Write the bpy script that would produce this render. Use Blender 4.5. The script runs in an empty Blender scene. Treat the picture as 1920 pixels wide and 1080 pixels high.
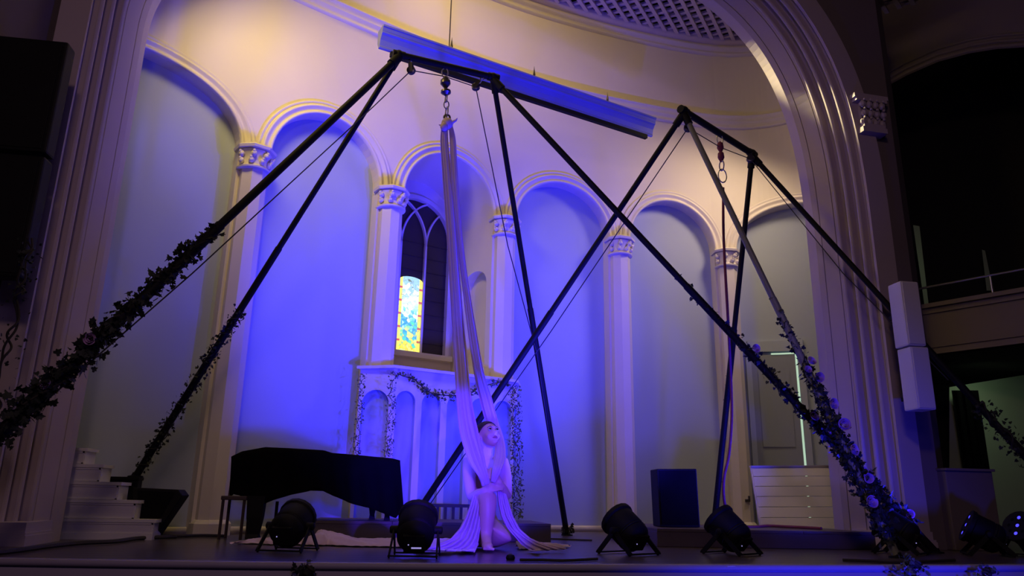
import bpy, bmesh, math, random
import numpy as np
from mathutils import Vector, Matrix
random.seed(7); rng = random.Random(7)
PI = math.pi
SC = bpy.context.scene
COL = SC.collection

# ------------------------------------------------------------------ camera
EYE = 0.32                      # camera height above the stage floor (metres)
FPX = 1400.0
YAW = math.radians(8.5)
_z = Vector((93.0, 4940.0, -FPX)).normalized()
_h = Vector((0, 0, -1)); _h = (_h - _z * _h.dot(_z)).normalized()
_r = _h.cross(_z)
_X = _h * math.sin(YAW) + _r * math.cos(YAW)
_Y = _h * math.cos(YAW) - _r * math.sin(YAW)
M3 = Matrix((_X, _Y, _z))       # camera -> world
cam_d = bpy.data.cameras.new('camera'); cam = bpy.data.objects.new('camera', cam_d); COL.objects.link(cam)
cam_d.sensor_fit = 'HORIZONTAL'; cam_d.sensor_width = 36.0; cam_d.lens = 36.0 * FPX / 1920.0
cam_d.clip_start = 0.05; cam_d.clip_end = 100
mw = M3.to_4x4(); mw.translation = Vector((0, 0, EYE)); cam.matrix_world = mw
SC.camera = cam
CAM = Vector((0, 0, EYE))

# ------------------------------------------------------------------ world, exposure, house lights
w = bpy.data.worlds.new('world'); SC.world = w; w.use_nodes = True
w.node_tree.nodes['Background'].inputs[0].default_value = (0.35, 0.22, 0.9, 1)
w.node_tree.nodes['Background'].inputs[1].default_value = 0.012
vs = SC.view_settings
vs.view_transform = 'Standard'; vs.look = 'None'; vs.exposure = -0.27; vs.gamma = 1.0; vs.use_curve_mapping = False

def spot(name, loc, target, power, color, angle=60, blend=0.6, size=0.1):
    d = bpy.data.lights.new(name, 'SPOT'); d.energy = power; d.color = color
    d.spot_size = math.radians(angle); d.spot_blend = blend; d.shadow_soft_size = size
    o = bpy.data.objects.new(name, d); COL.objects.link(o); o.location = loc
    o.rotation_euler = (Vector(target) - Vector(loc)).to_track_quat('-Z', 'Y').to_euler()
    return o
def area(name, loc, target, power, color, sx, sy, spread=180):
    d = bpy.data.lights.new(name, 'AREA'); d.energy = power; d.color = color
    d.shape = 'RECTANGLE'; d.size = sx; d.size_y = sy; d.spread = math.radians(spread)
    o = bpy.data.objects.new(name, d); COL.objects.link(o); o.location = loc
    o.rotation_euler = (Vector(target) - Vector(loc)).to_track_quat('-Z', 'Y').to_euler()
    return o
BLUE = (0.026, 0.020, 1.0)
WARM = (1.0, 0.70, 0.22)
PINK = (0.90, 0.50, 0.85)
PURP = (0.075, 0.02, 1.0)
# blue floods low in front of the stage
spot('house_blue_flood', (2.6, 2.0, -0.45), (2.6, 4.2, -0.2), 380, BLUE, 75, 0.9, 0.10)
# warm cove lamps behind the top of the proscenium (left and middle)
area('cove_lamp_left', (-1.45, 5.2, 5.0), (-0.6, 7.0, 3.7), 46, (1.0, 0.74, 0.20), 1.0, 0.7, 130)
area('cove_lamp_middle', (0.9, 6.45, 6.35), (1.3, 8.0, 3.2), 38, WARM, 2.2, 0.2)
area('right_bay_fill', (4.5, 7.2, 4.9), (3.3, 8.4, 2.9), 24, (1.0, 0.74, 0.46), 0.5, 0.5, 110)  # unseen warm fill added behind the right jamb to brighten the last bays
spot('arch_lip_spot', (1.9, 7.4, 6.22), (3.42, 6.06, 4.55), 3200, (1.0, 0.86, 0.42), 12.5, 0.9, 0.04)  # unseen narrow spot added to brighten only the arch's back lip
# unseen blue spot added at the stage lip to tint the arch's right flank
spot('blue_arch_fill', (1.7, 4.15, -0.05), (3.3, 5.55, 4.6), 2000, BLUE, 52, 0.9, 0.08)
# weak warm house light
area('house_warm', (-0.5, -1.5, 4.2), (1.6, 6.5, 2.2), 48, (1.0, 0.62, 0.55), 0.8, 0.5)
# purple follow spot on the performer
spot('follow_spot', (0.9, 0.5, 0.75), (0.46, 5.25, 0.46), 2000, PURP, 15.5, 0.3, 0.04)
# added unseen spot at the stage lip, blue fill for trough and upper wall
spot('blue_up_fill', (2.7, 4.15, -0.05), (1.15, 6.4, 4.5), 5200, BLUE, 42, 0.8, 0.08)
# faint lavender fill added on the house side to lift the dark left
area('lavender_fill', (0.5, -1.0, 2.5), (0.5, 6, 1.0), 17, (0.50, 0.34, 1.0), 1.0, 0.6)
# dim greenish lamp in the corridor beyond the right-hand doorway
# (placed with that doorway below)

# ------------------------------------------------------------------ measuring helpers
def ray(px, py):
    return M3 @ Vector((px - 960.0, 540.0 - py, -FPX))
def atZ(px, py, z=0.0):
    r = ray(px, py); return CAM + r * ((z - EYE) / r.z)
def atY(px, py, y):
    r = ray(px, py); return CAM + r * (y / r.y)

# ------------------------------------------------------------------ materials
def mat(name, col, rough=0.6, metal=0.0, spec=0.5, noise=0.0, nscale=8.0, bump=0.0, bscale=40.0, emit=None, estr=0.0, sheen=0.0, trans=0.0):
    m = bpy.data.materials.new(name); m.use_nodes = True
    nt = m.node_tree; b = nt.nodes['Principled BSDF']
    b.inputs['Base Color'].default_value = (*col, 1); b.inputs['Roughness'].default_value = rough
    b.inputs['Metallic'].default_value = metal; b.inputs['Specular IOR Level'].default_value = spec
    if sheen: b.inputs['Sheen Weight'].default_value = sheen
    if trans: b.inputs['Transmission Weight'].default_value = trans
    tc = nt.nodes.new('ShaderNodeTexCoord')
    if noise:
        n = nt.nodes.new('ShaderNodeTexNoise'); n.inputs['Scale'].default_value = nscale; n.inputs['Detail'].default_value = 5
        r = nt.nodes.new('ShaderNodeMix'); r.data_type = 'RGBA'
        r.inputs[6].default_value = (*[max(0, c * (1 - noise)) for c in col], 1)
        r.inputs[7].default_value = (*[min(1, c * (1 + noise)) for c in col], 1)
        nt.links.new(tc.outputs['Object'], n.inputs['Vector']); nt.links.new(n.outputs['Fac'], r.inputs[0])
        nt.links.new(r.outputs[2], b.inputs['Base Color'])
    if bump:
        n2 = nt.nodes.new('ShaderNodeTexNoise'); n2.inputs['Scale'].default_value = bscale; n2.inputs['Detail'].default_value = 4
        bp = nt.nodes.new('ShaderNodeBump'); bp.inputs['Strength'].default_value = bump; bp.inputs['Distance'].default_value = 0.01
        nt.links.new(tc.outputs['Object'], n2.inputs['Vector']); nt.links.new(n2.outputs['Fac'], bp.inputs['Height'])
        nt.links.new(bp.outputs['Normal'], b.inputs['Normal'])
    if emit:
        b.inputs['Emission Color'].default_value = (*emit, 1); b.inputs['Emission Strength'].default_value = estr
    return m
M = dict(
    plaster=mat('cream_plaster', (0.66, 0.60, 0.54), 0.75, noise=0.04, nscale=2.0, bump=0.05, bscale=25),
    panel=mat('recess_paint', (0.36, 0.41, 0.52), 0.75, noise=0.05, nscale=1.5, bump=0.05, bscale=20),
    trim=mat('trim_paint', (0.66, 0.60, 0.56), 0.55, noise=0.03, nscale=6),
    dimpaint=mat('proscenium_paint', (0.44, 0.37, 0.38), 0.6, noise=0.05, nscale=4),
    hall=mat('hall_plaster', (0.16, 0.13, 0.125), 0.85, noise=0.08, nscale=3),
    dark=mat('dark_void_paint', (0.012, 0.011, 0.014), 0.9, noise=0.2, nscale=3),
    floor=mat('stage_floor_varnish', (0.060, 0.045, 0.050), 0.28, noise=0.25, nscale=9, bump=0.06, bscale=14),
    fascia=mat('stage_fascia_paint', (0.30, 0.27, 0.34), 0.55, noise=0.06, nscale=5),
    black=mat('black_metal', (0.005, 0.005, 0.006), 0.65, spec=0.2, noise=0.2, nscale=12),
    olive=mat('olive_tube_paint', (0.20, 0.21, 0.13), 0.45, noise=0.12, nscale=9),
    steel=mat('steel', (0.45, 0.44, 0.46), 0.35, metal=0.9, noise=0.1, nscale=20),
    darksteel=mat('dark_steel', (0.10, 0.09, 0.11), 0.35, metal=0.7, noise=0.1, nscale=20),
    rope=mat('black_rope', (0.03, 0.025, 0.03), 0.8, noise=0.3, nscale=60, bump=0.3, bscale=200),
    redrope=mat('crimson_rope', (0.16, 0.02, 0.05), 0.8, noise=0.3, nscale=60, bump=0.3, bscale=150),
    cover=mat('black_cloth', (0.003, 0.003, 0.004), 1.0, spec=0.05, noise=0.3, nscale=6, bump=0.2, bscale=30),
    wood=mat('dark_wood', (0.045, 0.028, 0.026), 0.5, noise=0.35, nscale=7),
    platform=mat('platform_boards', (0.075, 0.055, 0.060), 0.6, noise=0.25, nscale=5),
    grille=mat('speaker_grille', (0.005, 0.005, 0.006), 0.9, spec=0.1, noise=0.2, nscale=60, bump=0.3, bscale=180),
    white=mat('white_cabinet_paint', (0.62, 0.60, 0.62), 0.5, noise=0.03, nscale=8),
    leaf=mat('ivy_leaf', (0.075, 0.10, 0.045), 0.6, noise=0.35, nscale=20),
    leafd=mat('dark_ivy_leaf', (0.010, 0.016, 0.010), 0.7, noise=0.35, nscale=20),
    stem=mat('vine_stem', (0.020, 0.016, 0.012), 0.8, noise=0.3, nscale=30),
    rose=mat('lilac_rose_petal', (0.55, 0.32, 0.60), 0.7, noise=0.1, nscale=20, sheen=0.2),
    silk=mat('pale_silk', (0.50, 0.36, 0.50), 0.6, noise=0.06, nscale=14, bump=0.1, bscale=30, sheen=0.3),
    skin=mat('skin', (0.62, 0.40, 0.33), 0.5, noise=0.05, nscale=10),
    lips=mat('lips', (0.35, 0.10, 0.11), 0.4, noise=0.05),
    hair=mat('brown_hair', (0.030, 0.016, 0.011), 0.6, noise=0.4, nscale=50, bump=0.5, bscale=120),
    dress=mat('white_cotton', (0.70, 0.64, 0.66), 0.8, noise=0.04, nscale=10, bump=0.2, bscale=40),
    eye=mat('eye_dark', (0.02, 0.012, 0.010), 0.15, noise=0.1),
    eyewhite=mat('eye_white', (0.42, 0.36, 0.36), 0.3, noise=0.02),
    wglass=mat('dark_window_glass', (0.035, 0.022, 0.025), 0.35, noise=0.15, nscale=14),
    lattice=mat('lattice_paint', (0.50, 0.42, 0.44), 0.7, noise=0.06, nscale=5),
    door=mat('door_paint', (0.24, 0.27, 0.33), 0.6, noise=0.05, nscale=3),
    doorlight=mat('daylight_behind_door', (0.5, 0.6, 0.5), 0.6, emit=(0.55, 0.85, 0.62), estr=0.75),
    corridor=mat('corridor_paint', (0.40, 0.50, 0.36), 0.8, noise=0.06, nscale=3),
    lens=mat('blue_lens', (0.05, 0.05, 0.3), 0.1, emit=(0.06, 0.05, 1.0), estr=2.2),
    led=mat('pilot_light', (0.5, 0.5, 0.5), 0.3, emit=(0.45, 0.40, 1.0), estr=0.7),
    trough_lit=mat('trough_blue_lit', (0.16, 0.18, 0.50), 0.45, noise=0.04, nscale=10),  # trough itself is pale; the blue light on it is put into this colour
    tape=mat('white_tape', (0.6, 0.6, 0.62), 0.6, noise=0.05),
)
def stained_glass():
    m = bpy.data.materials.new('stained_glass'); m.use_nodes = True
    nt = m.node_tree; b = nt.nodes['Principled BSDF']; N = nt.nodes.new; L = nt.links.new
    tc = N('ShaderNodeTexCoord'); mp = N('ShaderNodeMapping'); L(tc.outputs['UV'], mp.inputs[0])
    sep = N('ShaderNodeSeparateXYZ'); L(tc.outputs['UV'], sep.inputs[0])
    mp.inputs['Scale'].default_value = (8, 23, 1)
    vo = N('ShaderNodeTexVoronoi'); vo.feature = 'F1'; vo.inputs['Scale'].default_value = 1.0; L(mp.outputs[0], vo.inputs['Vector'])
    ved = N('ShaderNodeTexVoronoi'); ved.feature = 'DISTANCE_TO_EDGE'; ved.inputs['Scale'].default_value = 1.0; L(mp.outputs[0], ved.inputs['Vector'])
    cs = N('ShaderNodeSeparateColor'); L(vo.outputs['Color'], cs.inputs[0])
    # base by height: orange-yellow foot, blue-teal middle, white glow above
    addn = N('ShaderNodeMath'); addn.operation = 'MULTIPLY_ADD'; L(cs.outputs[0], addn.inputs[0]); addn.inputs[1].default_value = 0.30; L(sep.outputs[1], addn.inputs[2])
    ramp = N('ShaderNodeValToRGB'); L(addn.outputs[0], ramp.inputs[0])
    e = ramp.color_ramp.elements
    e[0].position = 0.0; e[0].color = (1.0, 0.42, 0.02, 1); e[1].position = 1.0; e[1].color = (0.35, 0.62, 0.95, 1)
    for p, c in ((0.16, (1, 0.72, 0.06, 1)), (0.32, (0.85, 0.85, 0.25, 1)), (0.40, (0.12, 0.75, 0.42, 1)), (0.50, (0.05, 0.32, 0.9, 1)), (0.60, (0.25, 0.8, 0.7, 1)), (0.72, (0.85, 1, 0.85, 1)), (0.88, (1, 1, 0.95, 1)), (1.10, (0.7, 0.9, 1, 1))):
        if p < 1: x = e.new(p); x.color = c
    # yellow border down both sides, with small red blocks
    d = N('ShaderNodeMath'); d.operation = 'SUBTRACT'; L(sep.outputs[0], d.inputs[0]); d.inputs[1].default_value = 0.5
    ab = N('ShaderNodeMath'); ab.operation = 'ABSOLUTE'; L(d.outputs[0], ab.inputs[0])
    gt = N('ShaderNodeMath'); gt.operation = 'GREATER_THAN'; L(ab.outputs[0], gt.inputs[0]); gt.inputs[1].default_value = 0.36
    wv = N('ShaderNodeMath'); wv.operation = 'MULTIPLY'; L(sep.outputs[1], wv.inputs[0]); wv.inputs[1].default_value = 6.0
    fr = N('ShaderNodeMath'); fr.operation = 'FRACT'; L(wv.outputs[0], fr.inputs[0])
    rb = N('ShaderNodeMath'); rb.operation = 'LESS_THAN'; L(fr.outputs[0], rb.inputs[0]); rb.inputs[1].default_value = 0.16
    bm_ = N('ShaderNodeMix'); bm_.data_type = 'RGBA'; L(rb.outputs[0], bm_.inputs[0]); bm_.inputs[6].default_value = (1, 0.86, 0.12, 1); bm_.inputs[7].default_value = (0.55, 0.10, 0.06, 1)
    mx = N('ShaderNodeMix'); mx.data_type = 'RGBA'; L(gt.outputs[0], mx.inputs[0]); L(ramp.outputs[0], mx.inputs[6]); L(bm_.outputs[2], mx.inputs[7])
    ld = N('ShaderNodeMath'); ld.operation = 'GREATER_THAN'; L(ved.outputs['Distance'], ld.inputs[0]); ld.inputs[1].default_value = 0.02
    lm = N('ShaderNodeMix'); lm.data_type = 'RGBA'; L(ld.outputs[0], lm.inputs[0]); lm.inputs[6].default_value = (0.18, 0.22, 0.14, 1); L(mx.outputs[2], lm.inputs[7])
    b.inputs['Base Color'].default_value = (0.05, 0.05, 0.05, 1)
    L(lm.outputs[2], b.inputs['Emission Color']); b.inputs['Emission Strength'].default_value = 1.7
    return m
M['stained'] = stained_glass()

# ------------------------------------------------------------------ object helpers
def tag(o, label=None, cat=None, group=None, kind=None):
    if label: o['label'] = label
    if cat: o['category'] = cat
    if group: o['group'] = group
    if kind: o['kind'] = kind
    return o
def empty(name, loc=(0, 0, 0), **k):
    o = bpy.data.objects.new(name, None); COL.objects.link(o); o.location = loc; o.empty_display_size = 0.1
    return tag(o, **k)
def link(name, me, m, parent=None, smooth=False, **k):
    me.materials.clear(); me.materials.append(m)
    o = bpy.data.objects.new(name, me); COL.objects.link(o)
    if smooth:
        for p in me.polygons: p.use_smooth = True
    if parent is not None:
        o.parent = parent
        # mesh data is given in world coordinates; cancel the chain of parent offsets
        off = Vector((0, 0, 0)); q = parent
        while q is not None: off += Vector(q.location); q = q.parent
        o.location = -off
    return tag(o, **k)
def mesh(name, v, f, m, parent=None, smooth=False, **k):
    me = bpy.data.meshes.new(name); me.from_pydata([tuple(p) for p in v], [], f); me.update()
    return link(name, me, m, parent, smooth, **k)
class MB:
    def __init__(s): s.v = []; s.f = []
    def add(s, v, f):
        n = len(s.v); s.v += [Vector(p) for p in v]; s.f += [tuple(i + n for i in q) for q in f]; return s
    def box(s, c, size, rot=None):
        c = Vector(c); hx, hy, hz = [q / 2 for q in size]; R = rot if rot else Matrix.Identity(3)
        v = [c + R @ Vector((x * hx, y * hy, z * hz)) for x in (-1, 1) for y in (-1, 1) for z in (-1, 1)]
        return s.add(v, [(0, 1, 3, 2), (4, 6, 7, 5), (0, 4, 5, 1), (2, 3, 7, 6), (0, 2, 6, 4), (1, 5, 7, 3)])
    def prism(s, poly, d):      # polygon of 3D points extruded along d
        n = len(poly); d = Vector(d); v = [Vector(p) for p in poly] + [Vector(p) + d for p in poly]
        return s.add(v, [tuple(range(n))[::-1], tuple(range(n, 2 * n))] + [(i, (i + 1) % n, n + (i + 1) % n, n + i) for i in range(n)])
    def tube(s, pts, r, n=8, cap=True):
        pts = [Vector(p) for p in pts]; rs = r if isinstance(r, (list, tuple)) else [r] * len(pts)
        t0 = (pts[1] - pts[0]).normalized(); a = t0.orthogonal().normalized(); rings = []
        for i, p in enumerate(pts):
            t = (pts[min(i + 1, len(pts) - 1)] - pts[max(i - 1, 0)])
            t = t.normalized() if t.length > 1e-9 else t0
            a = (a - t * a.dot(t)); a = a.normalized() if a.length > 1e-6 else t.orthogonal().normalized(); b = t.cross(a)
            rings.append([p + (a * math.cos(2 * PI * k / n) + b * math.sin(2 * PI * k / n)) * rs[i] for k in range(n)])
        v = [q for ring in rings for q in ring]; f = []
        for i in range(len(pts) - 1):
            for k in range(n): f.append((i * n + k, i * n + (k + 1) % n, (i + 1) * n + (k + 1) % n, (i + 1) * n + k))
        if cap: f.append(tuple(range(n))[::-1]); f.append(tuple((len(pts) - 1) * n + k for k in range(n)))
        return s.add(v, f)
    def lathe(s, c, prof, n=16, axis=Vector((0, 0, 1)), half=None):
        c = Vector(c); axis = Vector(axis).normalized(); a = axis.orthogonal().normalized(); b = axis.cross(a); v = []; f = []
        for (r, z) in prof:
            for k in range(n):
                th = 2 * PI * k / n; v.append(c + axis * z + (a * math.cos(th) + b * math.sin(th)) * r)
        for i in range(len(prof) - 1):
            for k in range(n): f.append((i * n + k, i * n + (k + 1) % n, (i + 1) * n + (k + 1) % n, (i + 1) * n + k))
        f.append(tuple(range(n))[::-1]); f.append(tuple((len(prof) - 1) * n + k for k in range(n)))
        return s.add(v, f)
    def ball(s, c, r, n=8, m=6, rot=None):
        c = Vector(c); r = Vector(r) if not isinstance(r, (int, float)) else Vector((r, r, r)); R = rot if rot else Matrix.Identity(3)
        v = []; f = []
        for i in range(m + 1):
            ph = PI * i / m
            for k in range(n):
                th = 2 * PI * k / n; v.append(c + R @ Vector((r.x * math.sin(ph) * math.cos(th), r.y * math.sin(ph) * math.sin(th), r.z * math.cos(ph))))
        for i in range(m):
            for k in range(n): f.append((i * n + k, (i + 1) * n + k, (i + 1) * n + (k + 1) % n, i * n + (k + 1) % n))
        return s.add(v, f)
    def torus(s, c, R0, r, nrm, n=12, m=6, sx=1.0):
        nrm = Vector(nrm).normalized(); a = Vector((0, 0, 1)); a = (a - nrm * a.dot(nrm)); a = a.normalized() if a.length > 1e-4 else nrm.orthogonal().normalized(); b = nrm.cross(a); v = []; f = []
        for i in range(n):
            t = 2 * PI * i / n; d = a * math.cos(t) + b * math.sin(t) * sx; p = Vector(c) + d * R0; dn = d.normalized()
            for k in range(m):
                u = 2 * PI * k / m; v.append(p + (dn * math.cos(u) + nrm * math.sin(u)) * r)
        for i in range(n):
            for k in range(m): f.append((i * m + k, ((i + 1) % n) * m + k, ((i + 1) % n) * m + (k + 1) % m, i * m + (k + 1) % m))
        return s.add(v, f)
    def build(s, name, m, parent=None, smooth=False, bevel=0, **k):
        me = bpy.data.meshes.new(name); me.from_pydata([tuple(p) for p in s.v], [], s.f); me.update()
        if bevel:
            b = bmesh.new(); b.from_mesh(me); bmesh.ops.recalc_face_normals(b, faces=b.faces)
            bmesh.ops.bevel(b, geom=[e for e in b.edges if len(e.link_faces) == 2 and e.calc_face_angle(0) > 0.5], offset=bevel, segments=2, affect='EDGES', profile=0.6)
            b.to_mesh(me); b.free()
        else:
            b = bmesh.new(); b.from_mesh(me); bmesh.ops.recalc_face_normals(b, faces=b.faces); b.to_mesh(me); b.free()
        o = link(name, me, m, parent, False, **k)
        if smooth:
            for p in me.polygons: p.use_smooth = True
            try: me.set_sharp_from_angle(angle=math.radians(40))
            except Exception: pass
        return o
def grid(nu, nv, fn, wrap=False):
    v = [fn(i / (nu - 1), j / (nv - 1)) for i in range(nu) for j in range(nv)]
    f = [(i * nv + j, (i + 1) * nv + j, (i + 1) * nv + j + 1, i * nv + j + 1) for i in range(nu - 1) for j in range(nv - 1)]
    return v, f
def catmull(P, n=12):
    P = [Vector(p) for p in P]; Q = [P[0] * 2 - P[1]] + P + [P[-1] * 2 - P[-2]]; out = []
    for i in range(1, len(Q) - 2):
        for k in range(n):
            t = k / n; a, b, c, d = Q[i - 1:i + 3]
            out.append(0.5 * ((2 * b) + (c - a) * t + (2 * a - 5 * b + 4 * c - d) * t * t + (3 * b - a - 3 * c + d) * t ** 3))
    out.append(P[-1]); return out

# ================================================================== THE APSE WALL
ZC = 3.40           # top of the capitals
ZTOP = 6.35
nodes = [(-2.98, 5.35), (-2.26, 6.14), (-1.45, 6.64), (-0.2, 7.35), (1.08, 7.94), (2.55, 8.33), (4.0, 8.50), (4.80, 8.24), (5.25, 7.55)]
_c = catmull([Vector((x, y, 0)) for x, y in nodes], 24)
_s = [0.0]
for i in range(1, len(_c)): _s.append(_s[-1] + (_c[i] - _c[i - 1]).length)
SN = [_s[i * 24] for i in range(len(nodes))]         # arc length at the nodes
_sa = np.array(_s); _xa = np.array([p.x for p in _c]); _ya = np.array([p.y for p in _c])
def curve(s, off=0.0):       # off > 0 : towards the audience
    s = max(0.0, min(_s[-1], s)); e = 0.04
    x = float(np.interp(s, _sa, _xa)); y = float(np.interp(s, _sa, _ya))
    s0 = max(0, s - e); s1 = min(_s[-1], s + e)
    tx = float(np.interp(s1, _sa, _xa) - np.interp(s0, _sa, _xa)); ty = float(np.interp(s1, _sa, _ya) - np.interp(s0, _sa, _ya))
    l = math.hypot(tx, ty); return Vector((x + ty / l * off, y - tx / l * off, 0))
def W(s, z, off=0.0): p = curve(s, off); p.z = z; return p
S_ = dict(O=SN[0], A=SN[2], L=SN[3], R=SN[4], B=SN[5], C=SN[6], D=SN[8])
bays = [('O', 'A'), ('A', 'L'), ('L', 'R'), ('R', 'B'), ('B', 'C'), ('C', 'D')]
wall = empty('wall_back', (1.0, 7.9, 0), kind='structure')
HW = 0.145           # hole edge to bay line
def hole(bi):
    a, b = bays[bi]; s0, s1 = S_[a] + HW, S_[b] - HW
    return s0, s1, (s1 - s0) / 2
BH = 0.60            # rise of every arch
REV = 0.13
SILL = 1.50
rows = 7
fv, ff = [], []
def strip(sa, za, sb, zb, off=0.0, zt=ZTOP):
    n = len(fv)
    for (s, z0) in ((sa, za), (sb, zb)):
        for k in range(rows + 1):
            fv.append(W(s, z0 + (zt - z0) * k / rows, off))
    for k in range(rows): ff.append((n + k, n + rows + 1 + k, n + rows + 2 + k, n + k + 1))
for bi, (a, b) in enumerate(bays):
    s0, s1, hw = hole(bi); sa, sb = S_[a], S_[b]
    strip(sa, 0, s0, 0); strip(s1, 0, sb, 0)
    K = 28; pr = None
    for k in range(K + 1):
        th = PI * (1 - k / K); s = (s0 + s1) / 2 + hw * math.cos(th); z = ZC + BH * math.sin(th)
        if pr: strip(pr[0], pr[1], s, z)
        pr = (s, z)
    if bi == 2:       # below the niche sill the wall is solid
        for k in range(6): strip(s0 + (s1 - s0) * k / 6, 0, s0 + (s1 - s0) * (k + 1) / 6, 0, 0.0, SILL)
mesh('wall_face', fv, ff, M['plaster'], wall, smooth=False)
# recessed panels and reveals
for bi, (a, b) in enumerate(bays):
    s0, s1, hw = hole(bi); K = 26
    zb = SILL if bi == 2 else 0.0
    dep = 0.85 if bi == 2 else REV
    out = [(s0, zb), (s0, (zb + ZC) / 2)] + [((s0 + s1) / 2 + hw * math.cos(PI * (1 - k / K)), ZC + BH * math.sin(PI * k / K)) for k in range(K + 1)] + [(s1, (zb + ZC) / 2), (s1, zb)]
    if bi != 2:
        v = [W(s, z, 0) for s, z in out] + [W(s, z, -dep) for s, z in out]; n = len(out)
        mesh('arch_reveal', v, [(i, i + 1, n + i + 1, n + i) for i in range(n - 1)], M['trim'], wall)
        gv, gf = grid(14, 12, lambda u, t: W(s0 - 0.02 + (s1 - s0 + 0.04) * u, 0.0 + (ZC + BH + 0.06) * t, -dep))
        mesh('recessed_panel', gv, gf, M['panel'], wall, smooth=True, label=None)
# archivolts: concentric mouldings above each pair of capitals
for bi in range(6):
    s0, s1, hw = hole(bi); sc = (s0 + s1) / 2; K = 36
    prof = [(0.0, -0.01), (0.0, 0.030), (0.018, 0.042), (0.030, 0.030), (0.036, 0.018), (0.060, 0.022), (0.075, 0.040), (0.088, 0.044), (0.100, 0.032), (0.106, 0.016), (0.120, 0.020), (0.132, 0.030), (0.142, 0.020), (0.145, 0.0)]
    v = []; f = []; m = len(prof)
    for k in range(K + 1):
        th = PI * (1 - k / K)
        for (o, d) in prof:
            v.append(W(sc + (hw + o) * math.cos(th), ZC + (BH + o) * math.sin(th), d))
    for k in range(K):
        for j in range(m - 1): f.append((k * m + j, (k + 1) * m + j, (k + 1) * m + j + 1, k * m + j + 1))
    mesh('arch_moulding', v, f, M['trim'], wall, smooth=True)
# engaged columns
def column(s):
    c = W(s, 0, 0.02); R = 0.122; n = 8
    t = (curve(s + 0.05) - curve(s - 0.05)).normalized(); nrm = Vector((t.y, -t.x, 0))
    z0 = SILL if s in (S_['L'], S_['R']) else 0.0
    def ring(r, z): return [c + (t * math.cos(2 * PI * (k + 0.5) / n) + nrm * math.sin(2 * PI * (k + 0.5) / n)) * r / math.cos(PI / n) * 0.97 + Vector((0, 0, z)) for k in range(n)]
    mb = MB(); v = ring(R, z0) + ring(R * 0.96, ZC - 0.2)
    mb.add(v, [(k, (k + 1) % n, n + (k + 1) % n, n + k) for k in range(n)])
    sh = mb.build('column', M['trim'], wall)
    cp = MB()
    c3 = c + Vector((0, 0, ZC - 0.235))
    cp.lathe(c3, [(R + .005, 0), (R + .03, .008), (R + .034, .022), (R + .012, .036), (R + .006, .05), (R + .008, .13), (R + .03, .18), (R + .022, .19)], 20)
    v = ring(R + .055, ZC - 0.042) + ring(R + .062, ZC - 0.018) + ring(R + .04, ZC + 0.0)
    cp.add(v, [(i * n + k, i * n + (k + 1) % n, (i + 1) * n + (k + 1) % n, (i + 1) * n + k) for i in range(2) for k in range(n)] + [tuple(range(n))[::-1], tuple(range(2 * n, 3 * n))])
    for row, (zz, cnt, rr) in enumerate(((0.075, 9, R + .018), (0.135, 8, R + .03))):
        for k in range(cnt):
            th = 2 * PI * (k + row * 0.5) / cnt; d = t * math.cos(th) + nrm * math.sin(th)
            if d.dot(nrm) < -0.25: continue
            p = c3 + d * rr + Vector((0, 0, zz)); Rm = Matrix((t.cross(Vector((0, 0, 1))), t, Vector((0, 0, 1)))).transposed()
            cp.ball(p, (0.028, 0.028, 0.030), 7, 5); cp.ball(p + d * 0.018 + Vector((0, 0, 0.022)), 0.015, 6, 4)
    cp.build('capital', M['trim'], sh, smooth=True)
    if z0 == 0:
        bb = MB(); v = ring(R + .03, 0) + ring(R + .03, 0.09) + ring(R + .012, 0.115) + ring(R, 0.12)
        bb.add(v, [(i * n + k, i * n + (k + 1) % n, (i + 1) * n + (k + 1) % n, (i + 1) * n + k) for i in range(3) for k in range(n)])
        bb.build('column_base', M['trim'], sh)
for k in 'ALRBC': column(S_[k])
# running mouldings on the curved wall
def running(name, prof, z0, s0=0.0, s1=None, n=110, m=None, **kw):
    s1 = _s[-1] if s1 is None else s1; v = []; f = []; q = len(prof)
    for i in range(n + 1):
        for (d, z) in prof: v.append(W(s0 + (s1 - s0) * i / n, z0 + z, d))
    for i in range(n):
        for j in range(q - 1): f.append((i * q + j, (i + 1) * q + j, (i + 1) * q + j + 1, i * q + j + 1))
    return mesh(name, v, f, m or M['trim'], wall, smooth=True, **kw)
running('string_course', [(0, -.17), (.03, -.165), (.04, -.15), (.03, -.135), (.03, -.10), (.055, -.085), (.06, -.07), (.05, -.05), (.075, -.02), (.085, -.012), (.085, 0), (0, 0.005)], 5.30)
running('cornice', [(0, 0), (.05, .005), (.06, .03), (.05, .032), (.08, .045), (.12, .055), (.126, .065), (.126, .085), (.112, .09), (.12, .10)], 6.235)
for (a, b) in ((S_['O'], S_['L'] - 0.2), (S_['R'] + 0.1, S_['C'] + .16)):
    running('baseboard', [(-.125, 0), (-.1, 0), (-.1, .05), (-.11, .06), (-.125, .06)] , 0.0, a, b, 60)

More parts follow.
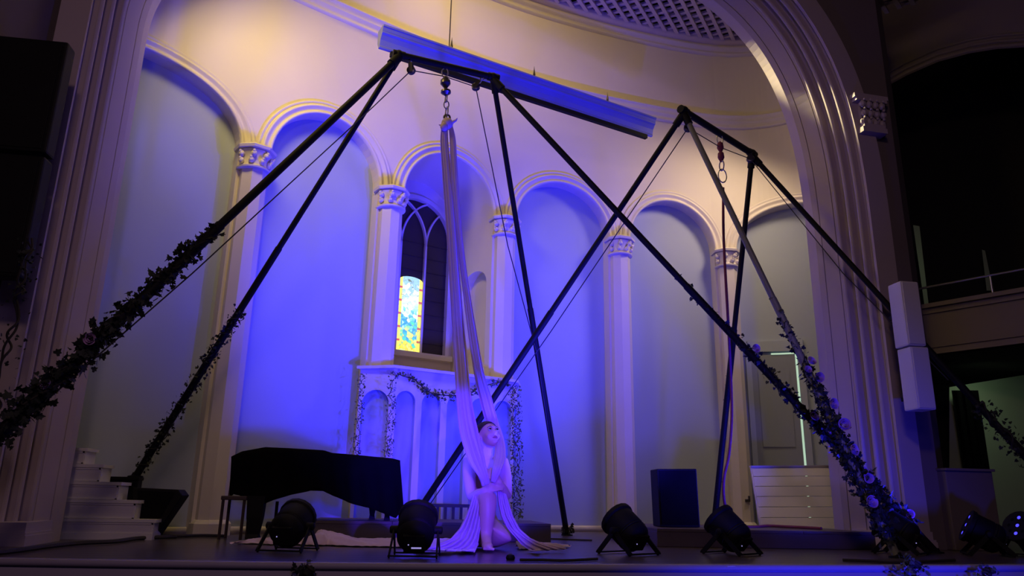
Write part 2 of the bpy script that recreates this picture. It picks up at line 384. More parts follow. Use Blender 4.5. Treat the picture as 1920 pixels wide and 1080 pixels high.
# ---- ceiling over the apse with its lattice
ceil = empty('ceiling', (1.5, 7.0, 6.5), kind='structure')
ring_o = [W(_s[-1] * i / 90, 0, 0.11) for i in range(91)]
ring_i = [W(_s[-1] * i / 90, 0, 0.22) for i in range(91)]
v = [Vector((p.x, p.y, 6.337)) for p in ring_o] + [Vector((p.x, p.y, 6.345)) for p in ring_i] + [Vector((p.x, p.y, 6.42)) for p in ring_i]
n = 91
mesh('ceiling_border', v, [(i, i + 1, n + i + 1, n + i) for i in range(90)] + [(n + i, n + i + 1, 2 * n + i + 1, 2 * n + i) for i in range(90)], M['lattice'], ceil, smooth=True)
poly = [(p.x, p.y) for p in ring_i] + [(4.6, 6.3), (-1.9, 5.0)]
def inside(x, y, pl=poly):
    c = False; j = len(pl) - 1
    for i in range(len(pl)):
        xi, yi = pl[i]; xj, yj = pl[j]
        if (yi > y) != (yj > y) and x < (xj - xi) * (y - yi) / (yj - yi) + xi: c = not c
        j = i
    return c
def lattice(parent, pl, z, ang, pitch, wdt, th, name='slat', m=None, lo=None, region=None):
    d = Vector((math.cos(ang), math.sin(ang), 0)); q = Vector((-math.sin(ang), math.cos(ang), 0))
    cx = sum(p[0] for p in pl) / len(pl); cy = sum(p[1] for p in pl) / len(pl); c0 = Vector((cx, cy, z)); k = -60
    while k <= 60:
        a = c0 + q * (k * pitch); k += 1; ts = [t for t in np.arange(-6, 6, 0.03) if inside(a.x + d.x * t, a.y + d.y * t, pl)]
        if len(ts) < 3: continue
        t0, t1 = ts[0] - 0.02, ts[-1] + 0.02
        mb = MB(); R = Matrix((d, q, Vector((0, 0, 1)))).transposed()
        mb.box(a + d * ((t0 + t1) / 2), (t1 - t0, wdt, th), R); mb.build(name, m or M['lattice'], parent)
# the part of the lattice the photograph can see
seen = [p for p in poly if p[0] > 0.9 or p[1] < 5.2]
vis = [(p.x, p.y) for p in ring_i if p.x > 0.9] + [(4.55, 6.6), (0.95, 6.9)]
lattice(ceil, vis, 6.36, math.radians(52), 0.125, 0.045, 0.03)
lattice(ceil, vis, 6.395, math.radians(-35), 0.125, 0.045, 0.03)
lattice(ceil, vis, 6.46, math.radians(5), 0.42, 0.08, 0.05, name='joist')
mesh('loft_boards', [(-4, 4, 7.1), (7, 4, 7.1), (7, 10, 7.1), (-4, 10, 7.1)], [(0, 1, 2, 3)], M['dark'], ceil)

# ---- the niche with its window
t3 = (W(S_['R'], 0) - W(S_['L'], 0)).normalized(); n3 = Vector((t3.y, -t3.x, 0))     # n3 faces the audience
s0, s1, hw = hole(2); NL = W(s0, 0); NR = W(s1, 0); nw = (NR - NL).length
t3 = (NR - NL).normalized(); n3 = Vector((t3.y, -t3.x, 0))
def Nn(u, z, d): p = NL + t3 * u - n3 * d; p.z = z; return p      # u along the niche, d depth into it
niche = empty('wall_niche', Nn(nw / 2, SILL, 0.4), kind='structure')
ND = 0.85; hh = nw / 2; K = 26
def arc(r0, bz, cu=hh, zs=ZC, K=26): return [(cu + r0 * math.cos(PI * (1 - k / K)), zs + bz * math.sin(PI * k / K)) for k in range(K + 1)]
ar = arc(hh, BH)
v = [Nn(u, z, 0) for u, z in ar] + [Nn(u, z, ND) for u, z in ar]; n = K + 1
mesh('niche_vault', v, [(i, i + 1, n + i + 1, n + i) for i in range(K)], M['plaster'], niche, smooth=True)
mesh('niche_side', [Nn(0, SILL, 0), Nn(0, SILL, ND), Nn(0, ZC, ND), Nn(0, ZC, 0)], [(0, 1, 2, 3)], M['plaster'], niche)
# right side wall with its own little arched recess
rv, rf = [], []
def rstrip(d0, za, d1, zb_, top=ZC):
    n = len(rv); rv.extend([Nn(nw, za, d0), Nn(nw, top, d0), Nn(nw, zb_, d1), Nn(nw, top, d1)]); rf.append((n, n + 2, n + 3, n + 1))
ra0, ra1, rsp = 0.10, 0.64, 2.66
rstrip(0, SILL, ra0, SILL); rstrip(ra1, SILL, ND, SILL)
pr = None
for k in range(15):
    th = PI * (1 - k / 14); d = (ra0 + ra1) / 2 + (ra1 - ra0) / 2 * math.cos(th); z = rsp + 0.18 * math.sin(th)
    if pr: rstrip(pr[0], pr[1], d, z)
    pr = (d, z)
rstrip(ra0, SILL, ra1, SILL, SILL + 0.25)
mesh('niche_side', rv, rf, M['plaster'], niche)
out = [(ra0, SILL + .25)] + [((ra0 + ra1) / 2 + (ra1 - ra0) / 2 * math.cos(PI * (1 - k / 14)), rsp + .18 * math.sin(PI * k / 14)) for k in range(15)] + [(ra1, SILL + .25)]
v = []
for d, z in out: v.append(Nn(nw, z, d)); 
for d, z in out: v.append(Nn(nw + 0.12, z, d))
n = len(out)
mesh('side_recess', v, [(i, i + 1, n + i + 1, n + i) for i in range(n - 1)] + [(0, n - 1, 2 * n - 1, n), tuple(range(n, 2 * n))], M['plaster'], niche)
# back wall around the window
wc, wr = hh + 0.0, hh - 0.075; WZ = 3.30; WB = SILL + 0.37
bv, bf = [], []
def bstrip(u0, za, u1, zb_, zt0, zt1):
    n = len(bv); bv.extend([Nn(u0, za, ND), Nn(u0, zt0, ND), Nn(u1, zb_, ND), Nn(u1, zt1, ND)]); bf.append((n, n + 2, n + 3, n + 1))
def ztop(u): x = max(-1, min(1, (u - hh) / hh)); return ZC + BH * math.sqrt(max(0, 1 - x * x))
bstrip(0, SILL, wc - wr, SILL, ZC, ztop(wc - wr)); bstrip(wc + wr, SILL, nw, SILL, ztop(wc + wr), ZC)
pr = None
for k in range(25):
    th = PI * (1 - k / 24); u = wc + wr * math.cos(th); z = WZ + wr * math.sin(th)
    if pr: bstrip(pr[0], pr[1], u, z, ztop(pr[0]), ztop(u)); bstrip(pr[0], SILL, u, SILL, WB, WB)
    pr = (u, z)
mesh('niche_back', bv, bf, M['plaster'], niche)
mb = MB(); mb.prism([Nn(-0.02, SILL - .0, -0.0), Nn(nw + .02, SILL, -0.0), Nn(nw + .02, SILL, ND), Nn(-0.02, SILL, ND)], (0, 0, 0.015)); mb.build('niche_floor', M['trim'], niche)
win = empty('window_1', Nn(wc, WB, ND), kind='structure')
def bar2(path, wd, d0, d1, name, m, parent):       # flat bar following a (u,z) path in the window plane
    mb = MB(); P = path; N = len(P); v = []; f = []
    for i, (u, z) in enumerate(P):
        a = P[max(0, i - 1)]; b = P[min(N - 1, i + 1)]; du, dz = b[0] - a[0], b[1] - a[1]; l = math.hypot(du, dz) or 1; nu, nz = -dz / l * wd / 2, du / l * wd / 2
        v += [Nn(u + nu, z + nz, d0), Nn(u - nu, z - nz, d0), Nn(u - nu, z - nz, d1), Nn(u + nu, z + nz, d1)]
    for i in range(N - 1):
        for j in range(4): f.append((i * 4 + j, i * 4 + (j + 1) % 4, (i + 1) * 4 + (j + 1) % 4, (i + 1) * 4 + j))
    f += [(0, 1, 2, 3), ((N - 1) * 4, (N - 1) * 4 + 1, (N - 1) * 4 + 2, (N - 1) * 4 + 3)]
    mb.add(v, f); return mb.build(name, m, parent)
wa = [(wc - wr, WB)] + arc(wr, wr, wc, WZ) + [(wc + wr, WB)]
bar2(wa, 0.05, ND - 0.04, ND + 0.06, 'window_frame', M['trim'], win)
bar2([(wc - wr - .04, WB), (wc + wr + .04, WB)], 0.06, ND - 0.10, ND + 0.06, 'window_sill', M['trim'], win)
pw = 2 * wr / 3; r2 = 1.02 * 2 * wr
def inw(u, z): return (z <= WZ and abs(u - wc) <= wr) or (math.hypot(u - wc, z - WZ) <= wr)
for k in (1, 2):
    u0 = wc - wr + k * pw; bar2([(u0, WB), (u0, WZ - 0.1)], 0.024, ND - 0.01, ND + 0.05, 'mullion', M['trim'], win)
for k in range(0, 4):
    u0 = wc - wr + k * pw
    for sgn in (-1, 1):
        path = []
        R0 = pw * 1.55
        for i in range(30):
            th = (PI / 2) * i / 29; u = u0 + sgn * (R0 - R0 * math.cos(th)); z = WZ - 0.1 + R0 * 1.15 * math.sin(th)
            if inw(u, z) : path.append((u, z))
            else: break
        if len(path) > 3: bar2(path, 0.020, ND - 0.01, ND + 0.045, 'tracery', M['trim'], win)
for k in range(3):     # three lights, each with its own dark pane
    u0 = wc - wr + k * pw; K2 = 8; b_ = []; t_ = []
    for i in range(K2 + 1):
        u = u0 + pw * i / K2; x = max(-1, min(1, (u - wc) / wr)); b_.append(Nn(u, WB, ND + .03)); t_.append(Nn(u, WZ + wr * math.sqrt(max(0, 1 - x * x)), ND + .03))
    n = K2 + 1; mesh('pane', b_ + t_, [(i, i + 1, n + i + 1, n + i) for i in range(K2)], M['wglass'], win)
    for j in range(1, 9):
        z = WB + (WZ - WB + 0.1) * j / 9
        bar2([(u0 + .01, z), (u0 + pw - .01, z)], 0.004, ND + 0.018, ND + 0.03, 'glazing_bar', M['wglass'], win)
u0 = wc - wr + pw + 0.014; u1 = u0 + pw - 0.028; zt = WB + 0.93
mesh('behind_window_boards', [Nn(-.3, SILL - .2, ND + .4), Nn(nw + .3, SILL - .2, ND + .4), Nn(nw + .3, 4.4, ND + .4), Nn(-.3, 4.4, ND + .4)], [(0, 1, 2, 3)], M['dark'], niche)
sg = MB()
K2 = 8; pts = [(u0, WB + .02), (u1, WB + .02)] + [((u0 + u1) / 2 + (u1 - u0) / 2 * math.cos(PI * k / K2), zt - .05 + .05 * math.sin(PI * k / K2)) for k in range(K2 + 1)]
me = bpy.data.meshes.new('stained_glass_panel'); me.from_pydata([tuple(Nn(u, z, ND + 0.008)) for u, z in pts], [], [tuple(range(len(pts)))]); me.update()
uvl = me.uv_layers.new(name='UVMap')
for li, lp in enumerate(me.loops):
    u, z = pts[lp.vertex_index]; uvl.data[li].uv = ((u - u0) / (u1 - u0), (z - WB) / (zt - WB))
link('stained_glass_panel', me, M['stained'], win, label='lit stained glass panel in yellow, blue and white')

# ---- balustrade base under the niche: canted front with blind arches
pul = empty('wall_niche_base', Nn(hh, 0, -0.3), kind='structure')
Lc = [(-0.34, -0.02), (-0.10, -0.26), (nw + 0.16, -0.26), (nw + 0.36, -0.02)]      # (u, d) plan, d<0 towards audience
def Pl(p, z): return Nn(p[0], z, p[1])
mb = MB(); mb.prism([Pl((p[0], p[1] - 0.0), SILL - .10) for p in Lc], (0, 0, 0.10)); mb.build('base_top', M['trim'], pul)
big = [(-0.38, -0.02), (-0.12, -0.30), (nw + 0.18, -0.30), (nw + 0.40, -0.02)]
mb = MB(); mb.prism([Pl(p, SILL) for p in big], (0, 0, 0.028)); mb.build('sill_slab', M['trim'], pul)
for fi in range(3):
    a, b = Lc[fi], Lc[fi + 1]; ln = math.hypot(b[0] - a[0], b[1] - a[1]); cnt = 5 if fi == 1 else 1
    def F(u, z, o, a=a, b=b, ln=ln):
        x = a[0] + (b[0] - a[0]) * u / ln; y = a[1] + (b[1] - a[1]) * u / ln; nx, ny = (b[1] - a[1]) / ln, -(b[0] - a[0]) / ln
        return Nn(x + nx * o, z, y + ny * o)
    for c in range(cnt):
        w0 = ln * c / cnt; w1 = ln * (c + 1) / cnt; pl = 0.035; r0 = (w1 - w0) / 2 - pl; cu = (w0 + w1) / 2; zs = SILL - .12 - r0 - 0.08
        vv, f2 = [], []
        def st(ua, za, ub, zb_, zt=SILL - .10):
            n = len(vv); vv.extend([F(ua, za, 0.0), F(ua, zt, 0.0), F(ub, zb_, 0.0), F(ub, zt, 0.0)]); f2.append((n, n + 2, n + 3, n + 1))
        st(w0, 0, w0 + pl, 0); st(w1 - pl, 0, w1, 0); pr = None
        edge = [(cu - r0, 0.12)]
        for k in range(13):
            th = PI * (1 - k / 12); u = cu + r0 * math.cos(th); z = zs + r0 * math.sin(th); edge.append((u, z))
            if pr: st(pr[0], pr[1], u, z)
            pr = (u, z)
        edge.append((cu + r0, 0.12)); st(cu - r0, 0, cu + r0, 0, 0.12)
        mesh('base_arcade', vv, f2, M['trim'], pul)
        n = len(edge); e2 = [F(u, z, 0) for u, z in edge] + [F(u, z, -0.05) for u, z in edge]
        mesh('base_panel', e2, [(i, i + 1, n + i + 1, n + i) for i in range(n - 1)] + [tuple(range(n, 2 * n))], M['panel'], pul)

# ================================================================== PROSCENIUM
PA = Vector((-2.00, 5.12, 0)); PTH = math.radians(4.6)
pu = Vector((math.cos(PTH), math.sin(PTH), 0)); pn = Vector((-math.sin(PTH), math.cos(PTH), 0))
def PP(u, z, t): p = PA + pu * u + pn * t; p.z = z; return p
UL, UR = -0.14, 5.79; UM = (UL + UR) / 2; PAx = (UR - UL) / 2; APEX = 5.50
def popen(n=60):
    pts = [(UR, 0.0), (UR, 0.8), (UR, 1.6), (UR, 2.2)]
    for k in range(n + 1):
        th = (PI / 2) * k / n; c, s = math.cos(th), math.sin(th); e = 2 / 3.0
        pts.append((UM + PAx * c ** e, 2.5 + 3.0 * s ** e))
    for k in range(1, n + 1):
        th = (PI / 2) * (1 - k / n); c, s = math.cos(th), math.sin(th); e = 2 / 2.3
        pts.append((UM - PAx * max(0, c) ** e, 3.8 + 1.7 * max(0, s) ** e))
    pts += [(UL, 3.0), (UL, 1.5), (UL, 0.0)]
    return pts
PO = popen()
def psweep(name, prof, m, z0=0.0, closed=False, pts=PO, **k):
    v = []; f = []; q = len(prof); N = len(pts)
    for i, (u, z) in enumerate(pts):
        a = pts[max(0, i - 1)]; b = pts[min(N - 1, i + 1)]; du, dz = b[0] - a[0], b[1] - a[1]; l = math.hypot(du, dz) or 1
        nu, nz = dz / l, -du / l     # outward
        for (o, t) in prof: v.append(PP(u + nu * o, max(z0, z + nz * o) if z > 0.01 else z0, t))
    for i in range(N - 1):
        for j in range(q - 1): f.append((i * q + j, i * q + j + 1, (i + 1) * q + j + 1, (i + 1) * q + j))
    return mesh(name, v, f, m, pros, smooth=False, **k)
pros = empty('wall_proscenium', PP(UM, 0, 0), kind='structure')
def lerp(p): return (0.225 * p, 0.45 * (1 - p))
def bead(p, w, h, n=6):
    out = []
    for k in range(n + 1):
        a = PI * k / n; q = p + w / 2 * (1 - math.cos(a)); o, t = lerp(q); hgt = h * math.sin(a); out.append((o - 0.89 * hgt, t - 0.45 * hgt))
    return out
psweep('inner_jamb', [(0.30, 0.57), (0.0, 0.57), (0.0, 0.45), lerp(.11), (lerp(.115)[0] + .012, lerp(.115)[1] + .006), lerp(.125), lerp(.38), (lerp(.385)[0] + .012, lerp(.385)[1] + .006), lerp(.395), lerp(.42)], M['dimpaint'])
pr1 = [lerp(.42)] + bead(.43, .07, .018) + [(lerp(.52)[0] + .045, lerp(.52)[1] + .02), (lerp(.60)[0] + .045, lerp(.60)[1] + .02)] + bead(.63, .08, .022) + [(lerp(.73)[0] + .04, lerp(.73)[1] + .018), (lerp(.80)[0] + .04, lerp(.80)[1] + .018)] + bead(.82, .08, .022) + [(lerp(.93)[0] + .03, lerp(.93)[1] + .015), (lerp(.97)[0] + .03, lerp(.97)[1] + .015), lerp(1.0)]
psweep('jamb_moulding', pr1, M['dimpaint'])
psweep('outer_band', [lerp(1.0), (0.225, -0.03), (0.42, -0.03), (0.425, 0.0), (0.425, 0.30)], M['dimpaint'])
# capital on the right outer pilaster
cpm = MB()
ux, zz = UR + 0.325, 3.58
for (hx, hz, zc) in ((.125, .03, 0.0), (.11, .02, .04), (.16, .02, .30), (.175, .025, .335)): cpm.box(PP(ux, zz + zc, -0.02), (2 * hx, 0.16, hz * 1.6), Matrix((pu, pn, Vector((0, 0, 1)))).transposed())
cpm.box(PP(ux, zz + .16, 0.0), (.20, 0.12, .28), Matrix((pu, pn, Vector((0, 0, 1)))).transposed())
for r_ in range(3):
    for k in range(4):
        cpm.ball(PP(ux - .10 + .066 * k + .015 * (r_ % 2), zz + .08 + .085 * r_, -.075 - .01 * r_), (.030, .028, .036), 7, 5); cpm.ball(PP(ux - .10 + .066 * k, zz + .11 + .085 * r_, -.105 - .01 * r_), .014, 6, 4)
        cpm.ball(PP(ux + .125 + .008 * r_, zz + .08 + .085 * r_, -.05 + .045 * k), (.028, .026, .034), 7, 5)
cpm.build('pilaster_capital', M['dimpaint'], pros, smooth=True)
# plinths
for (u0, u1) in ((UR + .02, UR + .45), (UL - .42, UL + .0)):
    mb = MB(); R = Matrix((pu, pn, Vector((0, 0, 1)))).transposed()
    mb.box(PP((u0 + u1) / 2, 0.03, 0.18), (u1 - u0, 0.48, 0.06), R); mb.box(PP((u0 + u1) / 2, 0.068, 0.18), (u1 - u0 - .012, 0.468, 0.016), R)
    mb.box(PP((u0 + u1) / 2, 0.105, 0.19), (u1 - u0 - .03, 0.45, 0.06), R)
    mb.build('plinth', M['dimpaint'], pros)
# wall above and beside the arch, house side
wf = empty('wall_front', PP(UM, 5.9, 0.05), kind='structure')
v = []; f = []
outp = []
for i, (u, z) in enumerate(PO):
    a = PO[max(0, i - 1)]; b = PO[min(len(PO) - 1, i + 1)]; du, dz = b[0] - a[0], b[1] - a[1]; l = math.hypot(du, dz) or 1
    outp.append((u + dz / l * 0.40, max(0, z - du / l * 0.40)))
for (u, z) in outp:
    k = max(abs(u - UM) / (PAx + .62), max(0.0, z - 2.0) / 5.2); k = max(k, 0.3)
    v.append(PP(u, z, 0.03)); uu = UM + (u - UM) / k; z2 = 2.0 + (z - 2.0) / k if z > 2.0 else z
    v.append(PP(max(UL - .62, min(UR + .62, uu)), min(7.2, z2) if z > 0.01 else 0, 0.03))
for i in range(len(outp) - 1): f.append((2 * i, 2 * i + 1, 2 * i + 3, 2 * i + 2))
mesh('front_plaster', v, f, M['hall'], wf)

# ================================================================== STAGE FLOOR
edge_px = [(-900, 1030), (-450, 1040), (0, 1048), (320, 1053), (640, 1056.5), (960, 1059), (1280, 1060), (1600, 1060.5), (1920, 1060), (2500, 1056)]
EDG = [atZ(x, y, 0) for x, y in edge_px]
EDG = catmull(EDG, 5)
fl = empty('floor', (1, 6, 0), kind='structure')
far = [Vector((9.5, 10.2, 0)), Vector((-6, 10.2, 0))]
# boards of the stage run from left to right
ymin = min(p.y for p in EDG); exs = [p.x for p in EDG]; eys = [p.y for p in EDG]
def edgeY(x): return float(np.interp(x, exs, eys))
bw = 0.14; y = 4.0; k = 0
while y < 8.9:
    x0, x1 = -4.2, 8.5; n = 24; top = []; bot = []
    for i in range(n + 1):
        x = x0 + (x1 - x0) * i / n; e = edgeY(x)
        ya, yb = max(y + 0.002, e), y + bw - 0.002
        if yb > ya: bot.append(Vector((x, ya, 0))); top.append(Vector((x, yb, 0)))
        else: bot.append(None); top.append(None)
    mb = MB(); i = 0
    while i < n:
        if bot[i] is not None and bot[i + 1] is not None:
            j = i
            while j < n and bot[j + 1] is not None: j += 1
            P = [bot[q] for q in range(i, j + 1)] + [top[q] for q in range(j, i - 1, -1)]
            m_ = j - i + 1
            mb.add([bot[q] for q in range(i, j + 1)] + [top[q] for q in range(i, j + 1)], [(q, q + 1, m_ + q + 1, m_ + q) for q in range(m_ - 1)]); i = j
        i += 1
    if mb.v: mb.build('floor_board', M['floor'], fl)
    y += bw
mesh('subfloor', [p - Vector((0, 0, .006)) for p in (Vector((-6, 4.35, 0)), Vector((9, 4.6, 0)), Vector((9.5, 10.2, 0)), Vector((-6, 10.2, 0)))], [(0, 1, 2, 3)], M['dark'], fl)
def esweep(name, prof, m, parent, **k):
    v = []; f = []; q = len(prof)
    for i, p in enumerate(EDG):
        t = (EDG[min(i + 1, len(EDG) - 1)] - EDG[max(i - 1, 0)]).normalized(); nn = Vector((t.y, -t.x, 0))
        for (o, z) in prof: v.append(p + nn * o + Vector((0, 0, z)))
    for i in range(len(EDG) - 1):
        for j in range(q - 1): f.append((i * q + j, (i + 1) * q + j, (i + 1) * q + j + 1, i * q + j + 1))
    return mesh(name, v, f, m, parent, smooth=True, **k)
tr = empty('trim_1', (1, 4.1, -0.05), kind='structure')
esweep('stage_nosing', [(-0.045, 0.0005), (-0.04, 0.004), (0.0, 0.004), (0.015, -0.002), (0.015, -0.024), (0.0, -0.028), (-0.01, -0.028)], M['fascia'], tr)
esweep('stage_fascia', [(-0.01, -0.028), (-0.012, -0.036), (0.004, -0.038), (0.004, -1.0)], M['fascia'], tr)
hf = mesh('floor_hall', [(-8, -3, -1), (12, -3, -1), (12, 6, -1), (-8, 6, -1)], [(0, 1, 2, 3)], M['dark'], None, kind='structure')

# ================================================================== HALL TO THE LEFT AND RIGHT
wl = empty('wall_left', (-2.9, 4.0, 1), kind='structure')
a = PP(UL - .44, 0, 0.05); b = Vector((-3.3, 2.0, 0))
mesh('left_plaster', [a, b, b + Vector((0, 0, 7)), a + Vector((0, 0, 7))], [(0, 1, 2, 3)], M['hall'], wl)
def mid(p, q, t): return p + (q - p) * t
# right: balcony and side wall running towards the audience
wrr = empty('wall_right', (6.4, 7.6, 1), kind='structure')
bdir = Vector((0.52, -0.854, 0)).normalized(); E2 = Vector((6.28, 7.90, 0)); bnorm = Vector((-bdir.y, bdir.x, 0)) * -1
if bnorm.x > 0: bnorm = -bnorm
E0 = E2 - bdir * 1.2
def Rw(k, z, o=0.0): p = E0 + bdir * k + bnorm * o; p.z = z; return p
def pxk(px, py, o=0.0):      # pixel -> (k, z) on the right-hand wall plane offset o
    r = ray(px, py); nrm = bnorm; p0 = E0 + bnorm * o; t = nrm.dot(p0 - CAM) / nrm.dot(r); p = CAM + r * t; return (p - E0).dot(bdir), p.z
# balcony front
zb0 = pxk(1757, 664)[1]; zt0 = pxk(1745, 573)[1]
bal = empty('balcony', Rw(1.2, zb0), label='beige panelled balcony front with thin metal rail in the dark right-hand hall', cat='balcony')
mb = MB(); mb.prism([Rw(0.4, zb0, 0), Rw(0.4, zb0, -.1), Rw(0.4, zt0, -.1), Rw(0.4, zt0, 0)], bdir * 4); mb.build('balcony_front', M['hall'], bal)
for (z, h, o) in ((zt0 - .03, .05, .05), (zt0 - .10, .025, .025), (zb0 + .0, .05, .03), (zb0 + .08, .02, .02)):
    mb = MB(); mb.prism([Rw(0.4, z, 0), Rw(0.4, z, o), Rw(0.4, z + h, o), Rw(0.4, z + h, 0)], bdir * 4); mb.build('balcony_moulding', M['hall'], bal)
zr = zt0 + 0.24
mb = MB(); mb.tube([Rw(0.4, zr, -.03), Rw(4.4, zr, -.03)], .014); mb.build('rail', M['steel'], bal)
for k in np.arange(0.6, 4.4, 1.3):
    mb = MB(); mb.tube([Rw(k, zt0, -.03), Rw(k, zr, -.03)], .012); mb.build('rail_post', M['steel'], bal)
# soffit beneath the balcony, dark hall behind
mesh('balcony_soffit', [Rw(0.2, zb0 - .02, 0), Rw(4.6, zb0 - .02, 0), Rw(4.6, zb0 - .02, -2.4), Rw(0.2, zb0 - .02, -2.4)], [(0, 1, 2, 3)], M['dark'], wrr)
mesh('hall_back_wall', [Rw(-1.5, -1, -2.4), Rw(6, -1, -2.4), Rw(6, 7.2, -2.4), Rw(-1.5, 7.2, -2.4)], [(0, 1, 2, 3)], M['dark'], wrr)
# arch over the balcony with its moulding
ac = [pxk(x, y) for x, y in ((1625, 190), (1660, 160), (1700, 138), (1760, 112), (1820, 96), (1870, 88), (1930, 84), (2020, 84), (2150, 96))]
v = []; f = []
for (k, z) in ac: v += [Rw(k, z), Rw(k, 7.2)]
for i in range(len(ac) - 1): f.append((2 * i, 2 * i + 2, 2 * i + 3, 2 * i + 1))
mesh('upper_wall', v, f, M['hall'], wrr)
for dz, rr in ((0.0, .03), (.07, .022), (.15, .018)):
    mb = MB(); mb.tube([Rw(k, z + dz, .01) for k, z in ac], rr, 6); mb.build('arch_trim', M['hall'], wrr, smooth=True)
# pier next to the proscenium
q0 = PP(UR + .45, 0, 0.04); 
pier_b = atY(1772, 900, 6.35); pier_b.z = 0
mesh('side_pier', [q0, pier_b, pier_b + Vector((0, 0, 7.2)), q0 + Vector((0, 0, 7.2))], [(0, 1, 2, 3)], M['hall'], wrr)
# lit doorway under the balcony: pale green corridor wall beyond a dark curtain
def Pd(px, py, Y): return atY(px, py, Y)
cor = empty('wall_corridor', Pd(1860, 990, 8.6), kind='structure')
mesh('corridor_plaster', [Pd(1780, 1010, 8.6), Pd(2000, 1010, 8.6), Pd(2000, 690, 8.6), Pd(1780, 726, 8.6)], [(0, 1, 2, 3)], M['corridor'], cor)
spot('corridor_lamp', Pd(1850, 700, 7.9) , Pd(1860, 830, 8.6), 5.0, (0.75, 1.0, 0.6), 150, 1, 0.1)
cur = MB(); cv, cf = grid(26, 6, lambda u, t: Pd(1776 + 50 * u + 26 * t * 0 + (8 + 22 * t) * 1.0, 732 + 148 * t, 8.35 + 0.03 * math.sin(u * 22)))
mesh('curtain', cv, cf, M['cover'], None, smooth=True, label='black curtain hanging beside the greenish doorway on the right', cat='curtain')
# upper level: two pale verticals glimpsed over the balcony
mesh('pale_jamb', [Pd(1712, 422, 8.8), Pd(1724, 424, 8.8), Pd(1741, 570, 8.8), Pd(1733, 570, 8.8)], [(0, 1, 2, 3)], M['corridor'], cor)
mesh('pale_jamb', [Pd(1841, 468, 8.8), Pd(1847, 470, 8.8), Pd(1862, 545, 8.8), Pd(1850, 545, 8.8)], [(0, 1, 2, 3)], M['corridor'], cor)
spot('gallery_lamp', Pd(1770, 480, 8.0), Pd(1790, 500, 8.8), 1.2, (0.8, 1.0, 0.6), 160, 1, 0.1)
# lattice in the hall ceiling beyond the arch
hc = empty('ceiling_hall', (4.6, 5.2, 6.4), kind='structure')
hz = 5.6
lp = [(atZ(x, y, hz).x, atZ(x, y, hz).y) for x, y in ((1400, -90), (1556, 54), (1720, 4), (1850, -120))]
lattice(hc, lp, hz, math.radians(40), 0.13, 0.045, 0.03, m=M['hall']); lattice(hc, lp, hz + .03, math.radians(-50), 0.13, 0.045, 0.03, m=M['hall'])
mesh('hall_ceiling_boards', [(-5, -3, 7.15), (10, -3, 7.15), (10, 9, 7.15), (-5, 9, 7.15)], [(0, 1, 2, 3)], M['dark'], hc)
#@@END_STRUCTURE

# ================================================================== STEPS, PLATFORMS, BOXES
def oriented(dx, dy=0.0):
    a = Vector((dx, dy, 0)).normalized(); return Matrix((a, Vector((-a.y, a.x, 0)), Vector((0, 0, 1)))).transposed()
YS = 5.86
st = empty('stage_steps', atY(200, 1010, YS), label='white wooden steps with five risers beside the left proscenium pier', cat='steps')
tops = [(290, 974, 'a'), (257, 938, 'b'), (225, 904, 'c'), (192, 871, 'd'), (162, 840, 'e')]
zprev = 0.0; xl = atY(90, 1000, YS).x
for i, (px, py, _) in enumerate(tops):
    p = atY(px, py, YS); x1 = p.x; z1 = p.z
    mb = MB(); mb.prism([(xl, YS, zprev), (x1, YS, zprev), (x1, YS, z1 - .022), (xl, YS, z1 - .022)], (0, 0.20, 0)); mb.build('step_side', M['white'], st)
    mb = MB(); mb.prism([(xl, YS - .012, z1 - .022), (x1 + .014, YS - .012, z1 - .022), (x1 + .014, YS - .012, z1), (xl, YS - .012, z1)], (0, 0.22, 0)); mb.build('tread', M['white'], st)
    mb = MB()
    for (a, b, c, d) in ((xl, x1, zprev + .002, zprev + .010), (x1 - .016, x1 - .004, zprev, z1 - .022), (xl, x1, z1 - .036, z1 - .024)):
        mb.prism([(a, YS - .006, c), (b, YS - .006, c), (b, YS - .006, d), (a, YS - .006, d)], (0, 0.006, 0))
    mb.build('panel_bead', M['white'], st)
    zprev = z1
mb = MB(); mb.prism([(xl, YS - .010, 0), (atY(287, 1000, YS).x, YS - .010, 0), (atY(287, 1000, YS).x, YS - .010, .045), (xl, YS - .010, .045)], (0, .01, 0)); mb.build('skirting', M['white'], st)

def platform(name, x0, x1, y0, y1, h, label, zz=0.0, skew=0.0):
    e = empty(name, ((x0 + x1) / 2, (y0 + y1) / 2, zz), label=label, cat='platform', group=None)
    mb = MB(); mb.prism([(x0, y0, 0.001), (x1, y0 - skew, 0.001), (x1, y0 - skew, h - .02), (x0, y0, h - .02)], (0, y1 - y0, 0)); mb.build('platform_frame', M['platform'], e, bevel=0.004)
    n = max(3, int((x1 - x0) / 0.6))
    for i in range(n):
        a = x0 + (x1 - x0) * i / n; b = x0 + (x1 - x0) * (i + 1) / n
        ya, yb = y0 - skew * i / n, y0 - skew * (i + 1) / n
        mb = MB(); mb.prism([(a + .002, ya - .006, h - .02), (b - .002, yb - .006, h - .02), (b - .002, yb - .006, h), (a + .002, ya - .006, h)], (0, y1 - y0 + .01, 0)); mb.build('deck_board', M['platform'], e)
    return e
PLX0, PLX1 = atY(578, 1000, 6.1).x, atY(1033, 1000, 6.1).x
platform('low_platform', PLX0, PLX1, 6.1, 7.0, .14, 'low dark platform behind the seated performer, under the piano end')
PRX0, PRX1 = atY(1232, 1010, 5.66).x, atY(1645, 1015, 5.5).x
platform('low_platform', PRX0, PRX1, 5.66, 7.0, .13, 'low brown platform on the right carrying the upright black speaker', skew=.14)

